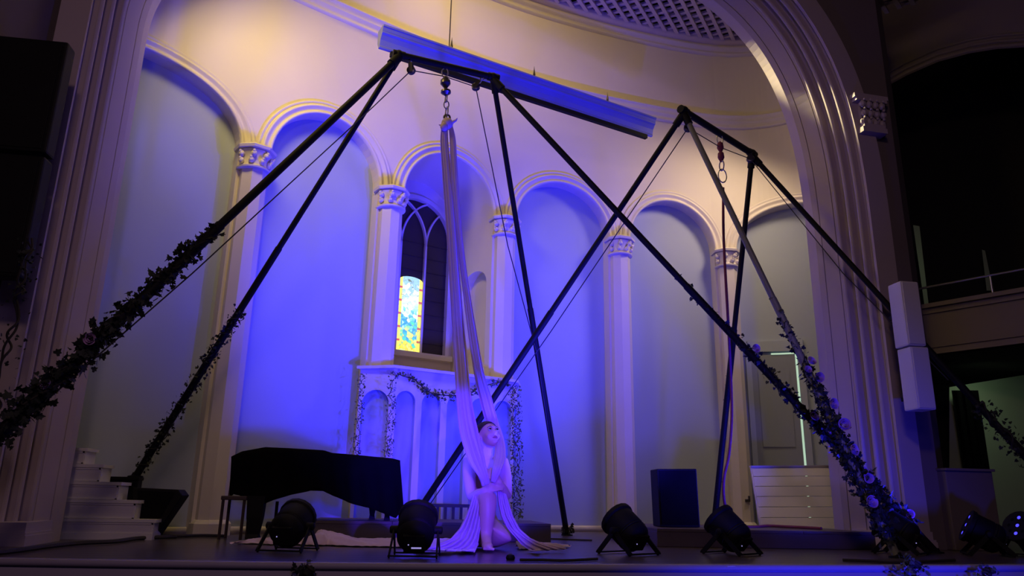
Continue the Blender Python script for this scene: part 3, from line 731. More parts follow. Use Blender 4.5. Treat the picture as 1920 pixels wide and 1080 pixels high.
# black pedestal and tilted monitor beside the steps
p0 = atY(190, 893, 6.12); p1 = atY(262, 895, 6.12); zt = p0.z
pd = empty('black_pedestal', ((p0.x + p1.x) / 2, 6.28, 0), label='black square pedestal behind the white steps carrying a rig leg', cat='pedestal')
mb = MB(); mb.box(((p0.x + p1.x) / 2, 6.15, zt / 2), (p1.x - p0.x, .10, zt - .02)); mb.build('body', M['black'], pd, bevel=.006)
mb = MB(); mb.box(((p0.x + p1.x) / 2, 6.15, zt - .012), (p1.x - p0.x + .01, .12, .024)); mb.build('top', M['black'], pd, bevel=.004)
Yw = 5.98
wd = empty('floor_monitor', atY(290, 1008, Yw), label='black wedge floor monitor tilted on its corner beside the white steps', cat='speaker')
pts = [atY(x, y, Yw) for x, y in ((248, 914), (334, 918), (342, 929), (290, 1004), (282, 1010), (250, 1010))]
for p in pts: p.z = max(p.z, 0.002)
mb = MB(); mb.prism(pts, (0.02, .12, 0)); mb.build('cabinet', M['black'], wd, bevel=.006)
q = [atY(x, y, Yw - .004) for x, y in ((258, 920), (328, 923), (285, 998), (258, 1000))]
mb = MB(); mb.prism(q, (0, .006, 0)); mb.build('grille', M['grille'], wd)

# upright black speaker on the right platform
Ysp = 6.0
a = [atY(x, y, Ysp) for x, y in ((1232, 879), (1306, 879), (1313, 989), (1238, 989))]; a[2].z = a[3].z = .132
spk = empty('upright_speaker', (a[0] + a[2]) / 2 - Vector((0, 0, .2)), label='tall plain black speaker cabinet standing on the right platform', cat='speaker')
mb = MB(); mb.prism(a, (0.03, .26, 0)); mb.build('cabinet', M['black'], spk, bevel=.008)
c = sum(a, Vector()) / 4; g = [c + (p - c) * .93 + Vector((0, -.006, 0)) for p in a]
mb = MB(); mb.prism(g, (0, .008, 0)); mb.build('grille', M['grille'], spk, bevel=.002)

# leaning slatted white panel and the door behind it (last bay)
Yd = 7.55
pz = 0.133
tl, tr_, br, bl = [atY(x, y, yy) for x, y, yy in ((1410, 876, 6.95), (1566, 875, 6.95), (1588, 992, 6.55), (1429, 992, 6.55))]
lp_ = empty('leaning_screen', (bl + br) / 2, label='white panel of five horizontal boards leaning behind the right platform', cat='panel')
for k in range(6):
    t0, t1 = k / 6, (k + 1) / 6 - .012
    A = mid(tl, bl, t0); B = mid(tr_, br, t0); C_ = mid(tr_, br, t1); D = mid(tl, bl, t1)
    mb = MB(); mb.prism([A, B, C_, D], (0, .016, .003)); mb.build('board', M['white'], lp_)
for (P, Q) in ((tl, bl),):
    mb = MB(); mb.tube([P + Vector((0, .02, 0)), Q + Vector((0, .02, 0))], .012, 4); mb.build('edge_strip', M['white'], lp_)
mb = MB(); mb.prism([tl + Vector((-.01, -.01, 0)), tr_ + Vector((.01, -.01, 0)), tr_ + Vector((.01, -.01, .014)), tl + Vector((-.01, -.01, .014))], (0, .05, 0)); mb.build('top_rail', M['white'], lp_)

# door in the last recessed panel
s_c = S_['C']; dz1 = 1.95
def sfind(px, py, off):      # arc length where the pixel ray meets the offset wall, and the height there
    r = ray(px, py); best = None
    for i in range(400):
        s = S_['B'] + (_s[-1] - S_['B']) * i / 399; p = curve(s, off); ang = abs(math.atan2(p.x, p.y) - math.atan2(r.x, r.y))
        if best is None or ang < best[0]: best = (ang, s, p)
    _, s, p = best; t = math.hypot(p.x, p.y) / math.hypot(r.x, r.y); return s, EYE + r.z * t
dl, zt_ = sfind(1406, 662, -REV + .02); dr, zt2 = sfind(1495, 662, -REV + .02)
zt_ = (zt_ + zt2) / 2
dr2, _ = sfind(1515, 800, -REV + .02)
door = empty('door_1', W((dl + dr) / 2, 0, -REV), kind='structure')
v, f = grid(8, 2, lambda u, t: W(dl + (dr - .03 - dl) * u, (zt_ - .02) * t + .0, -REV + .035)); mesh('door_leaf', v, f, M['door'], door, smooth=True)
for (za, zb) in ((.25, .85), (.98, zt_ - .2)):
    v = []
    for i in range(9):
        s = dl + .07 + (dr - dl - .17) * i / 8; v += [W(s, za, -REV + .045), W(s, zb, -REV + .045)]
    mesh('door_panel', v, [(2 * i, 2 * i + 2, 2 * i + 3, 2 * i + 1) for i in range(8)], M['door'], door)
mb = MB()
def wprism(s0, s1, z0, z1, o0, o1, n=6):
    v = []; f = []
    for i in range(n + 1):
        s = s0 + (s1 - s0) * i / n; v += [W(s, z0, o0), W(s, z0, o1), W(s, z1, o1), W(s, z1, o0)]
    for i in range(n):
        for j in range(4): f.append((i * 4 + j, i * 4 + (j + 1) % 4, (i + 1) * 4 + (j + 1) % 4, (i + 1) * 4 + j))
    f += [(0, 1, 2, 3), (n * 4, n * 4 + 3, n * 4 + 2, n * 4 + 1)]; return v, f
for args in ((dl - .03, dr + .01, zt_ + .02, zt_ + .15, -REV, -REV + .05), (dl - .06, dl, 0, zt_ + .12, -REV, -REV + .05), (dr + .0, dr + .07, 0, zt_ + .15, -REV, -REV + .05)):
    v, f = wprism(*args); mb = MB(); mb.add(v, f); mb.build('door_frame', M['panel'], door)
v, f = wprism(dr - .028, dr - .006, 0.0, zt_ + .0, -REV + .028, -REV + .032, 2); mesh('light_gap', v, f, M['doorlight'], door, label='greenish white light through the open door edge')
v, f = wprism(dl + (dr - dl) * .45, dr - .01, zt_ - .018, zt_ + .0, -REV + .038, -REV + .042, 3); mesh('light_gap', v, f, M['doorlight'], door, label='greenish white light over the top of the door')

# pale box and hanging white speaker column on the right
pa = atY(1795, 1020, 5.55); pb = atY(1896, 1020, 5.55); pt = atY(1845, 884, 5.55)
bx = empty('pale_box', ((pa.x + pb.x) / 2, 5.9, 0), label='pale upright box on the floor below the greenish doorway', cat='box')
mb = MB(); mb.box(((pa.x + pb.x) / 2 - .03, 5.70, pt.z / 2), (pb.x - pa.x - .05, .26, pt.z)); mb.build('body', M['hall'], bx, bevel=.008)
mb = MB(); mb.box(((pa.x + pb.x) / 2 - .03, 5.69, pt.z + .01), (pb.x - pa.x - .03, .29, .02)); mb.build('lid', M['hall'], bx, bevel=.004)
def column_speaker(name, edges, Y, dpt, m, label, side):
    e = empty(name, atY(edges[0][0], edges[0][1], Y), label=label, cat='speaker')
    for (xa, ya, xb, yb) in edges:
        A = atY(xa, ya, Y); B = atY(xb, yb, Y); w_ = side
        mb = MB(); c = Vector(((A.x + B.x) / 2 + w_ / 2, Y + dpt / 2, (A.z + B.z) / 2)); mb.box(c, (abs(w_), dpt, abs(A.z - B.z) - .006)); mb.build('cabinet', m, e, bevel=.014)
        mb = MB(); mb.box(c + Vector((0, -dpt / 2 - .002, 0)), (abs(w_) * .86, .008, abs(A.z - B.z) * .94)); mb.build('grille_cloth', m, e, bevel=.003)
    return e
cs = column_speaker('column_speaker', [(1685, 525, 1706, 648), (1706, 648, 1722, 768)], 5.1, .16, M['white'], 'white line column speaker in two cabinets on the right proscenium pier', .155)
cs2 = column_speaker('column_speaker', [(130, 78, 84, 286), (84, 292, 38, 520)], 4.6, .12, M['black'], 'dark tall column speaker in two cabinets at the far left', -.42)
for q_ in (atY(1694, 590, 5.3), atY(1718, 745, 5.3)):
    mb = MB(); mb.box(q_, (.05, .30, .03)); mb.build('wall_bracket', M['black'], cs)

# ================================================================== PIANO UNDER ITS COVER
def Yp(px): return 6.02 + (px - 430) / 327 * .10
pn_ = empty('grand_piano', atY(600, 1000, 6.3), label='grand piano hidden under a black cloth, only legs showing', cat='piano')
mb = MB(); mb.prism([atY(450, 915, 6.12), atY(735, 925, 6.2), atY(735, 872, 6.2), atY(450, 866, 6.12)], (0, .42, 0)); mb.build('case', M['black'], pn_, bevel=.01)
for (px, zb_, y_) in ((483, 0.0, 6.06), (728, .14, 6.30), (700, .14, 6.55)):
    P = atY(px, 930, y_); w_ = .055 if zb_ == 0 else .028
    mb = MB(); mb.add(*((lambda r: ([Vector((P.x + sx * w_ * k, P.y + sy * w_ * k, z)) for (k, z) in ((1.15, P.z), (1.0, (P.z + zb_) / 2), (.7, zb_ + .04), (.9, zb_ + .002)) for sx, sy in ((-1, -1), (1, -1), (1, 1), (-1, 1))], [(i * 4 + j, i * 4 + (j + 1) % 4, (i + 1) * 4 + (j + 1) % 4, (i + 1) * 4 + j) for i in range(3) for j in range(4)] + [(3, 2, 1, 0), (12, 13, 14, 15)]))(0))); mb.build('leg', M['black'], pn_)
P = atY(520, 940, 6.2); mb = MB(); mb.tube([P, Vector((P.x, P.y, .12))], .012); mb.tube([P + Vector((.08, 0, 0)), Vector((P.x + .06, P.y, .12))], .012); mb.box((P.x + .035, P.y, .10), (.13, .08, .05)); mb.build('pedal_lyre', M['black'], pn_)
topl = [(434, 856), (452, 847), (474, 843), (496, 839), (540, 841), (606, 845), (622, 850), (660, 853), (700, 857), (735, 860), (750, 864)]
hem = [(430, 925), (450, 929), (470, 940), (490, 947), (512, 938), (545, 928), (575, 922), (597, 916), (612, 924), (640, 936), (664, 946), (690, 952), (718, 962), (742, 972), (757, 952)]
def interp(pl, t):
    L_ = [0]
    for i in range(1, len(pl)): L_.append(L_[-1] + math.hypot(pl[i][0] - pl[i - 1][0], pl[i][1] - pl[i - 1][1]))
    d = t * L_[-1]; return float(np.interp(d, L_, [p[0] for p in pl])), float(np.interp(d, L_, [p[1] for p in pl]))
def cov(u, t):
    # t 0..0.45 over the back and top, then the front skirt
    ax, ay = interp(topl, u)
    if t < 0.35:
        k = t / 0.35; p = atY(ax, ay, Yp(ax)); return p + Vector((0, .50 * (1 - k), -.25 * max(0, .4 - k)))
    k = (t - .35) / .65; bx_, by_ = interp(hem, u); px, py = ax + (bx_ - ax) * k, ay + (by_ - ay) * k
    fold = .014 * math.sin(u * 61 + 1.2 * math.sin(u * 9)) * k + .01 * math.sin(u * 23) * k
    return atY(px, py, Yp(px) - .012 * math.sin(PI * min(1, k * 1.5)) + fold)
v, f = grid(90, 26, cov)
pc = mesh('piano_cover', v, f, M['cover'], None, smooth=True, label='black cloth draped over the grand piano with a wavy hem', cat='cloth cover')
md = pc.modifiers.new('t', 'SOLIDIFY'); md.thickness = .006
# ends of the cover
for side, (u_) in (('l', 0.0), ('r', 1.0)):
    ax, ay = interp(topl, u_); bx_, by_ = interp(hem, u_)
    v, f = grid(8, 8, lambda a_, b_: mid(atY(ax, ay, Yp(ax)), atY(bx_, by_, Yp(bx_)), b_) + Vector((0, .5 * a_, -.02 * math.sin(a_ * 9) * b_)))
    e = mesh('end_fall', v, f, M['cover'], pc, smooth=True)
# dark chair at the keyboard end
ch = empty('piano_chair', atY(436, 1003, 5.98), label='dark spindly chair half hidden behind the left end of the covered piano', cat='chair')
a0 = atY(416, 960, 5.98); a1 = atY(456, 960, 5.98); zs = atY(430, 950, 5.98).z + .05; zt0_ = atY(430, 893, 5.98).z
for (x, y_) in ((a0.x, 5.98), (a1.x, 5.98), (a0.x + .01, 6.16), (a1.x + .01, 6.16)):
    mb = MB(); mb.tube([(x, y_, .002), (x, y_, zs)], .012, 6); mb.build('leg', M['wood'], ch)
mb = MB(); mb.box(((a0.x + a1.x) / 2, 6.07, zs + .012), (a1.x - a0.x + .03, .22, .03)); mb.build('seat', M['wood'], ch, bevel=.006)
for x in (a0.x, a1.x):
    mb = MB(); mb.tube([(x, 6.17, zs), (x, 6.19, zt0_)], .010, 6); mb.build('back_post', M['wood'], ch)
mb = MB(); mb.box(((a0.x + a1.x) / 2, 6.19, zt0_ - .03), (a1.x - a0.x + .02, .018, .06)); mb.box(((a0.x + a1.x) / 2, 6.18, zt0_ - .11), (a1.x - a0.x, .012, .03)); mb.build('back_rail', M['wood'], ch, bevel=.004)
# low slatted bench behind the platform
Yb = 7.06; b0 = atY(806, 960, Yb); b1 = atY(880, 960, Yb); zt1 = atY(840, 945, Yb).z
bn = empty('slatted_bench', ((b0.x + b1.x) / 2, Yb + .05, 0), label='low dark bench with slatted side behind the performer', cat='bench')
mb = MB(); mb.box(((b0.x + b1.x) / 2, Yb + .04, zt1 - .014), (b1.x - b0.x + .02, .07, .028)); mb.build('seat', M['wood'], bn, bevel=.004)
for k in range(6):
    x = b0.x + (b1.x - b0.x) * k / 5; mb = MB(); mb.box((x, Yb + .04, (zt1 - .03) / 2 + .001), (.024, .03, zt1 - .03)); mb.build('slat' if 0 < k < 5 else 'leg', M['wood'], bn)

# ================================================================== THE HANGING TROUGH
A = atZ(718, 52, 4.60); B = atZ(1229, 226, 4.60)
ax_ = (B - A).normalized(); nx_ = Vector((ax_.y, -ax_.x, 0)); LN = (B - A).length; upv = Vector((0, 0, 1))
def T(a_, o, z): return A + ax_ * a_ + nx_ * o + upv * z
tg = empty('light_trough', A, label='long pale cove-profiled light trough hanging above the stage', cat='light fixture')
prof = [(-.10, .03), (.0, .035), (.02, .03), (.02, .012), (.008, .006), (.0, -.02), (-.005, -.03), (.0, -.034), (-.002, -.045), (-.02, -.06), (-.045, -.10), (-.06, -.15), (-.055, -.165), (-.06, -.178), (-.09, -.178), (-.13, -.10), (-.13, .03)]
mb = MB(); mb.prism([T(0, o, z) for o, z in prof], ax_ * LN); mb.build('trough_body', M['trough_lit'], tg)
mb = MB(); mb.prism([T(.12, o, z) for o, z in ((-.055, -.179), (-.055, -.225), (-.10, -.225), (-.10, -.179))], ax_ * (LN - .20)); mb.build('lower_batten', M['black'], tg)
for px, py in ((849, 85), (1003, 138), (1141, 187)):
    best = min(range(200), key=lambda i: abs((lambda d: 960 + FPX * d.x / -d.z)(M3.transposed() @ (T(LN * i / 199, -.03, .03) - CAM)) - px)); p = T(LN * best / 199, -.05, .033)
    mb = MB(); mb.lathe(p, [(.022, 0), (.02, .012), (.008, .02), (.008, .04), (.014, .055), (.012, .07), (.004, .13), (.001, .16)], 8); mb.build('finial', M['darksteel'], tg, smooth=True)
hc_ = empty('suspension_cable', T(.62, -.1, .03), label='thin steel cable holding up the light trough', cat='cable')
p = T(LN * .22, -.1, .03); mb = MB(); mb.tube([p, p + Vector((.0, 0, 1.95))], .006, 6); mb.build('cable', M['darksteel'], hc_); hc_.location = p
for ob in hc_.children: ob.location = -Vector(p)

# ================================================================== APPARATUS RIGS
def rig(name, aL, aR, feet, radii, mats, barR, label, group):
    e = empty(name, (aL + aR) / 2 * 1.0, label=label, cat='aerial rig', group=group); e.location.z = 0
    d = (aR - aL).normalized()
    mb = MB(); mb.tube([aL - d * .03, aR + d * .03], barR, 12); mb.build('spreader_bar', M['black'], e, smooth=True)
    for k, (side, ft) in enumerate(feet):
        a = aL if side == 'L' else aR
        a2 = a - Vector((0, 0, .02)); t = (ft - a2).normalized()
        lg = MB(); lg.tube([a2 + t * .02, mid(a2, ft, .48), mid(a2, ft, .4801), ft - t * .02], [radii[k] * .86, radii[k] * .86, radii[k], radii[k]], 12); lo = lg.build('leg', mats[k], e, smooth=True)
        mb = MB(); mb.lathe(ft, [(.055, 0), (.055, .008), (.03, .014), (.022, .035)], 12); mb.build('foot', M['black'], lo, smooth=True)
        mb = MB(); mb.tube([a2 + t * .0, a2 + t * .12], radii[k] * 1.18, 10); mb.build('leg_socket', M['black'], lo, smooth=True)
    for a in (aL, aR):
        mb = MB(); mb.ball(a, .042, 10, 7); mb.tube([a - d * .05, a + d * .05], barR * 1.2, 10); mb.build('apex_joint', M['black'], e, smooth=True)
    return e
r1L, r1R = atZ(748, 103, 3.87), atZ(925, 145, 3.87)
f1 = [('L', atZ(-255, 1052, 0.0)), ('L', Vector(((p0.x + p1.x) / 2 + .01, 6.26, zt))), ('R', atZ(1063, 1004, 0.0)), ('R', atZ(1755, 1037, 0))]
f1[1] = ('L', Vector((atY(254, 893, 6.15).x, 6.15, zt)))
rig('aerial_rig', r1L, r1R, f1, [.034, .027, .027, .030], [M['black'], M['black'], M['black'], M['black']], .030,
    'larger black four-legged aerial rig on the left holding the pale silks', 'four-legged aerial rigs')
r2L, r2R = atZ(1282, 208, 3.5), atZ(1410, 288, 3.5)
f2 = [('L', atY(775, 969, 6.9)), ('L', atZ(1683, 1046, 0)), ('R', atY(1339, 984, 6.75)), ('R', atZ(2098, 1050, 0))]
f2[0][1].z = .142; f2[2][1].z = .132
rig('aerial_rig', r2L, r2R, f2, [.028, .027, .028, .027], [M['black'], M['olive'], M['black'], M['black']], .030,
    'smaller aerial rig on the right with one olive leg and a crimson rope', 'four-legged aerial rigs')

def pulley(p, tilt, label, m):
    e = empty('pulley_block', p, label=label, cat='pulley', group='pulley blocks at the ends of the spreader bars')
    top = p + tilt * .12; d = tilt.normalized(); side = d.cross(Vector((.3, 1, 0))).normalized(); ax = d.cross(side)
    mb = MB(); mb.torus(p + d * .075, .018, .005, side, 10, 6); mb.build('shackle', M['steel'], e, smooth=True)
    mb = MB(); mb.torus(p + d * .105, .016, .0045, ax, 10, 6); mb.build('shackle', M['steel'], e, smooth=True)
    mb = MB(); mb.lathe(p - ax * .018, [(.030, 0), (.036, .004), (.036, .012), (.028, .018), (.036, .024), (.036, .032), (.030, .036)], 14, ax); mb.build('sheave', m, e, smooth=True)
    mb = MB()
    for s_ in (-1, 1): mb.box(p + ax * .022 * s_ + d * .02, (.035, .005, .09), Matrix((side, ax, d)).transposed())
    mb.build('cheek_plate', m, e, bevel=.002)
    return e
def chain(start, end, specs, label):
    e = empty('rigging_chain', end, label=label, cat='rigging')
    v = end - start
    for i, (kind, t0, t1) in enumerate(specs):
        a = start + v * t0; b = start + v * t1; c = (a + b) / 2; L_ = (b - a).length
        nrm = Vector((0, 1, 0)) if i % 2 == 0 else Vector((1, .3, 0)).normalized()
        mb = MB()
        if kind == 'carabiner': 
            mb.torus(c, L_ / 2 + .002, .006, nrm, 16, 6, sx=.6); mb.build('carabiner', M['steel'], e, smooth=True)
        elif kind == 'swivel': mb.lathe(a, [(.008, 0), (.02, L_ * .15), (.042, L_ * .35), (.044, L_ * .6), (.02, L_ * .85), (.008, L_)], 12, v.normalized()); mb.build('swivel', M['darksteel'], e, smooth=True)
        elif kind == 'redswivel': mb.lathe(a, [(.008, 0), (.026, L_ * .2), (.030, L_ * .6), (.010, L_)], 12, v.normalized()); mb.build('swivel', M['redrope'], e, smooth=True)
    return e
def rope(pts, label, r=.0045, m=None, name='rigging_rope', n=6, group=None):
    mb = MB(); mb.tube(pts, r, n); return mb.build(name, m or M['rope'], None, smooth=True, label=label, cat='rope', group=group)
d1 = (r1R - r1L).normalized()
pl1 = atY(771, 132, (r1L + d1 * .12).y); pl2 = atY(892, 163, (r1R - d1 * .14).y)
pulley(pl1, (r1L + d1 * .10 - pl1), 'small dark pulley under the left end of the left rig bar', M['darksteel'])
pulley(pl2, (r1R - d1 * .08 - pl2), 'small dark pulley under the right end of the left rig bar', M['darksteel'])
mc = mid(r1L, r1R, .48); mc = atY(834, 128, mc.y); kn = atY(838, 222, mc.y)
chain(mc, kn, [('carabiner', 0, .18), ('swivel', .16, .42), ('swivel', .40, .56), ('carabiner', .54, .68), ('carabiner', .66, .80), ('carabiner', .78, .98)], 'chain of swivel and carabiners carrying the pale silks')
rope([pl1, mid(pl1, mc, .9) - Vector((0, 0, .07)), mid(pl2, mc, .9) - Vector((0, 0, .07)), pl2], 'thin dark cord between the pulleys of the left rig')
ffl = f1[0][1]; rope([pl1, atY(700, 200, 5.45), mid(pl1, ffl, .55) - Vector((0, 0, .05)), mid(pl1, ffl, .93)], 'thin dark cord running down beside the front left rig leg')
rope([pl2, atY(952, 460, 6.1), atY(1006, 660, 6.5), f1[2][1] + Vector((-.04, -.03, .05))], 'thin dark cord from the left rig bar to its rear foot')
d2 = (r2R - r2L).normalized()
p3 = atY(1290, 240, (r2L + d2 * .08).y); p4 = atY(1407, 298, (r2R - d2 * .06).y)
pulley(p3, (r2L + d2 * .08 - p3), 'small dark pulley under the left end of the right rig bar', M['darksteel'])
pulley(p4, (r2R - d2 * .04 - p4), 'small dark pulley under the far end of the right rig bar', M['darksteel'])
mc2 = mid(r2L, r2R, .50); mc2 = atY(1349, 252, mc2.y); kn2 = atY(1356, 352, mc2.y)
chain(mc2, kn2, [('carabiner', 0, .18), ('redswivel', .14, .34), ('redswivel', .32, .52), ('carabiner', .50, .68), ('carabiner', .66, .90)], 'chain of red swivel and carabiners above the crimson rope')
rope([p3, mid(p3, p4, .45) - Vector((0, 0, .03)), mid(p3, p4, .55) - Vector((0, 0, .03)), p4], 'thin dark cord between the pulleys of the right rig')
rope([p3, mid(p3, f2[0][1], .5) + Vector((.03, 0, -.03)), f2[0][1] + Vector((.09, 0, .05))], 'thin dark cord beside the long rear leg of the right rig')
rope([p4, mid(p4, f2[3][1], .33) + Vector((-.05, 0, -.08)), mid(p4, f2[3][1], .62) + Vector((-.02, 0, -.03))], 'thin dark cord beside the outermost leg of the right rig')
crim = [kn2 - Vector((0, 0, .0)), atY(1357, 450, mc2.y), atY(1365, 600, mc2.y), atY(1370, 700, 6.0), atY(1372, 780, 6.0), atY(1367, 850, 6.0), atY(1357, 900, 6.0), atY(1359, 945, 6.05), atY(1372, 972, 6.1), atY(1400, 988, 6.15)] + [Vector((atY(x, 993, 6.2 - .2 * k).x, 6.2 - .17 * k, .146)) for k, x in enumerate((1440, 1480, 1520, 1552))]
rope(catmull(crim, 6), 'crimson rope hanging from the right rig and curling onto the platform', .012, M['redrope'], 'crimson_rope', 8)

# ================================================================== STAGE LIGHTS ON THE FLOOR
def par(px, py, Y, aim, label, s=1.0, lit=True, energy=0, lens=True, yokedir=None):
    c = atZ(px, py, 0); e = empty('par_light', c, label=label, cat='stage light', group='stage lights along the front of the stage')
    a = Vector(aim).normalized(); hz = Vector((a.x, a.y, 0)).normalized(); lat = Vector((-hz.y, hz.x, 0)); H0 = .145 * s; o = c + Vector((0, 0, H0))
    mb = MB(); mb.lathe(o - a * .10 * s, [(.06 * s, -.012 * s), (.085 * s, 0), (.10 * s, .02 * s), (.106 * s, .05 * s), (.100 * s, .055 * s), (.106 * s, .062 * s), (.100 * s, .072 * s), (.106 * s, .080 * s), (.106 * s, .19 * s), (.116 * s, .20 * s), (.116 * s, .225 * s), (.10 * s, .228 * s)], 18, a)
    hb = mb.build('housing', M['black'], e, smooth=True)
    mb = MB(); mb.box(o - a * .10 * s + Vector((0, 0, -.0)), (.12 * s, .05 * s, .11 * s), Matrix((lat, a, lat.cross(a))).transposed()); mb.build('control_panel', M['black'], hb, bevel=.004)
    mb = MB(); mb.ball(o - a * .128 * s + lat * .03 * s, .004 * s, 6, 4); mb.build('pilot_light', M['led'], hb)
    if lens:
        L_ = MB(); L_.lathe(o + a * .118 * s, [(.098 * s, 0), (.094 * s, .003 * s)], 18, a); L_.build('lens_ring', M['black'], hb)
        w_ = (Vector((0, 0, 1)) - a * a.z).normalized(); s2 = a.cross(w_)
        for k in range(9):
            th = 2 * PI * k / 8; rr = 0 if k == 8 else .062 * s
            L_ = MB(); L_.lathe(o + a * .122 * s + (w_ * math.cos(th) + s2 * math.sin(th)) * rr, [(.016 * s, 0), (.013 * s, .006 * s), (.004 * s, .009 * s)], 8, a); L_.build('led', M['lens'] if lit and k % 4 == 0 else M['grille'], hb)
    for sg_, nm in ((-1, 'yoke'), (1, 'yoke')):
        back = hz * (.135 * s * sg_ * -1)
        mb = MB(); P = [o + lat * .125 * s, c + lat * .13 * s + back + Vector((0, 0, .012)), c - lat * .13 * s + back + Vector((0, 0, .012)), o - lat * .125 * s]
        for i in range(3):
            A_, B_ = P[i], P[i + 1]; t = (B_ - A_).normalized(); q = hz if i == 1 else (hz - t * hz.dot(t)).normalized(); mb.box((A_ + B_) / 2, ((B_ - A_).length + .012, .030 * s, .008), Matrix((t, q, t.cross(q))).transposed())
        mb.build(nm, M['black'], e)
    for sg_ in (-1, 1):
        mb = MB(); mb.lathe(o + lat * sg_ * .10 * s, [(.022 * s, 0), (.022 * s, .045 * s), (.014 * s, .05 * s)], 10, lat * sg_); mb.build('tilt_knob', M['black'], e, smooth=True)
    if energy:
        l = spot('par_beam', o + a * .16 * s, o + a * 3, energy, BLUE, 96, 1.0, .07); l.parent = e; l.location = Vector(l.location) - c
    return e
PARS = [
 par(540, 1034, 0, (0.22, .80, .42), 'leftmost black stage light, seen from its boxy back', 1.0, energy=0, lens=True),
 par(778, 1044, 0, (0.10, .8, .60), 'black stage light just left of the performer with a lit readout', 1.0, energy=220),
 par(1178, 1040, 0, (-.42, .72, .62), 'black stage light right of the performer, tilted up towards the left', 1.0, energy=700),
 par(1372, 1040, 0, (-.42, .60, .66), 'black stage light with blue glints in front of the crimson rope', 1.0, energy=820),
 par(1690, 1039, 0, (-.5, .6, .5), 'black stage light half hidden by the ivy of the crossing rig legs', 1.05, lit=False, energy=380),
 par(1853, 1042, 0, (-.75, .40, .46), 'black stage light near the right edge, in front of the pale box', 1.0, energy=130),
 par(1936, 1042, 0, (-.80, -.2, .46), 'rightmost black stage light, cut by the picture edge', 1.0, energy=0)]
o_ = atZ(778, 1044, 0) + Vector((0, -.115, .055)); mb = MB(); mb.box(o_ + Vector((0, -.03, .0)), (.055, .006, .008)); rd = mb.build('readout', M['led'], None); rd.parent = PARS[1]; rd.location = -Vector(PARS[1].location)

# ================================================================== SILKS
def ribbon(pts, hw, name, parent, folds=5, depth=.35, nu=30, m=None):
    P = catmull([p for p in pts], 10); N = len(P); tw = np.interp(np.linspace(0, 1, N), np.linspace(0, 1, len(hw)), hw); v = []; f = []
    for i, p in enumerate(P):
        t = (P[min(i + 1, N - 1)] - P[max(i - 1, 0)]).normalized(); lat = Vector((1, 0, 0)); lat = (lat - t * lat.dot(t)).normalized(); nn = t.cross(lat)
        for k in range(nu):
            a = 2 * PI * k / nu; c, s = math.cos(a), math.sin(a)
            pl = 1 + .16 * math.sin(a * folds + i * .05) * (1 if s < 0 or s > 0 else 1)
            v.append(p + lat * (c * tw[i]) + nn * (s * (tw[i] * depth) * pl + .16 * tw[i] * math.sin(c * folds * 2.4 + .03 * i)))
    for i in range(N - 1):
        for k in range(nu): f.append((i * nu + k, i * nu + (k + 1) % nu, (i + 1) * nu + (k + 1) % nu, (i + 1) * nu + k))
    f.append(tuple(range(nu))); f.append(tuple((N - 1) * nu + k for k in range(nu)))
    return mesh(name, v, f, m or M['silk'], parent, smooth=True)
silk = empty('aerial_silk', kn, label='pale pink aerial silk hanging in two strands and pooling round the performer', cat='aerial silk')
YK = kn.y
mb = MB(); mb.torus(kn + Vector((0, 0, .01)), .024, .009, (0, 1, 0), 14, 8); mb.build('figure_eight_ring', M['darksteel'], silk, smooth=True)
mb = MB(); mb.ball(kn - Vector((-.004, 0, .05)), (.05, .045, .055), 12, 8); mb.ball(kn - Vector((.02, .02, .09)), (.035, .03, .04), 10, 7); mb.tube([kn + Vector((.03, -.01, -.05)), kn + Vector((.075, -.02, -.02)), kn + Vector((.085, -.02, 0))], [.016, .010, .004], 8); mb.tube([kn + Vector((-.03, -.01, -.08)), kn + Vector((-.065, -.02, -.075))], [.012, .004], 8)
mb.build('knot', M['silk'], silk, smooth=True)
PXM = 1 / 268.0
def pth(L_): return [atY(x, y, Y_) for x, y, Y_ in L_]
ribbon(pth([(834, 236, YK), (833, 265, YK), (838, 330, YK - .02), (846, 430, YK - .06), (853, 530, YK - .12), (861, 640, YK - .22), (869, 740, 5.20), (879, 810, 5.12), (893, 860, 5.03), (905, 888, 4.97), (914, 908, 4.97)]),
       [x * PXM for x in (7, 9, 10, 11, 11.5, 13, 14, 17, 15, 9, 4)], 'strand', silk, depth=.30)
ribbon(pth([(845, 236, YK), (849, 265, YK - .01), (852, 330, YK - .03), (860, 430, YK - .05), (872, 530, YK - .1), (885, 620, YK - .2), (898, 700, 5.34), (911, 750, 5.34), (922, 790, 5.34), (936, 826, 5.20), (937, 858, 5.08), (931, 882, 4.98), (924, 904, 4.98)]),
       [x * PXM for x in (5, 7, 8, 7, 7, 9, 10, 12, 12, 9, 11, 8, 4)], 'strand', silk, depth=.30)
def fall(Lp, Rp, Ys, name, amp=.022, n=9):
    def at(pl, t):
        q = t * (len(pl) - 1); i = min(int(q), len(pl) - 2); a = q - i; return pl[i][0] + (pl[i + 1][0] - pl[i][0]) * a, pl[i][1] + (pl[i + 1][1] - pl[i][1]) * a
    def fn(u, t):
        lx, ly = at(Lp, t); rx, ry = at(Rp, t); px, py = lx + (rx - lx) * u, ly + (ry - ly) * u
        y = Ys[0] + (Ys[1] - Ys[0]) * t ** 1.4
        y += amp * (.35 + t) * math.sin(n * PI * u + 1.3 * math.sin(3 * t + 5 * u)) * math.sin(PI * min(1, max(0, u)) * .9 + .15) + .008 * math.sin(31 * u + 6 * t)
        p = atY(px, py, y)
        if p.z < .012:
            q = atZ(px, py, .012 + .012 * abs(math.sin(9 * u))); p = q if q.y > 4.6 else Vector((p.x, p.y, .012))
        return p
    v, f = grid(64, 44, fn); o = mesh(name, v, f, M['silk'], silk, smooth=True); md = o.modifiers.new('t', 'SOLIDIFY'); md.thickness = .004; return o
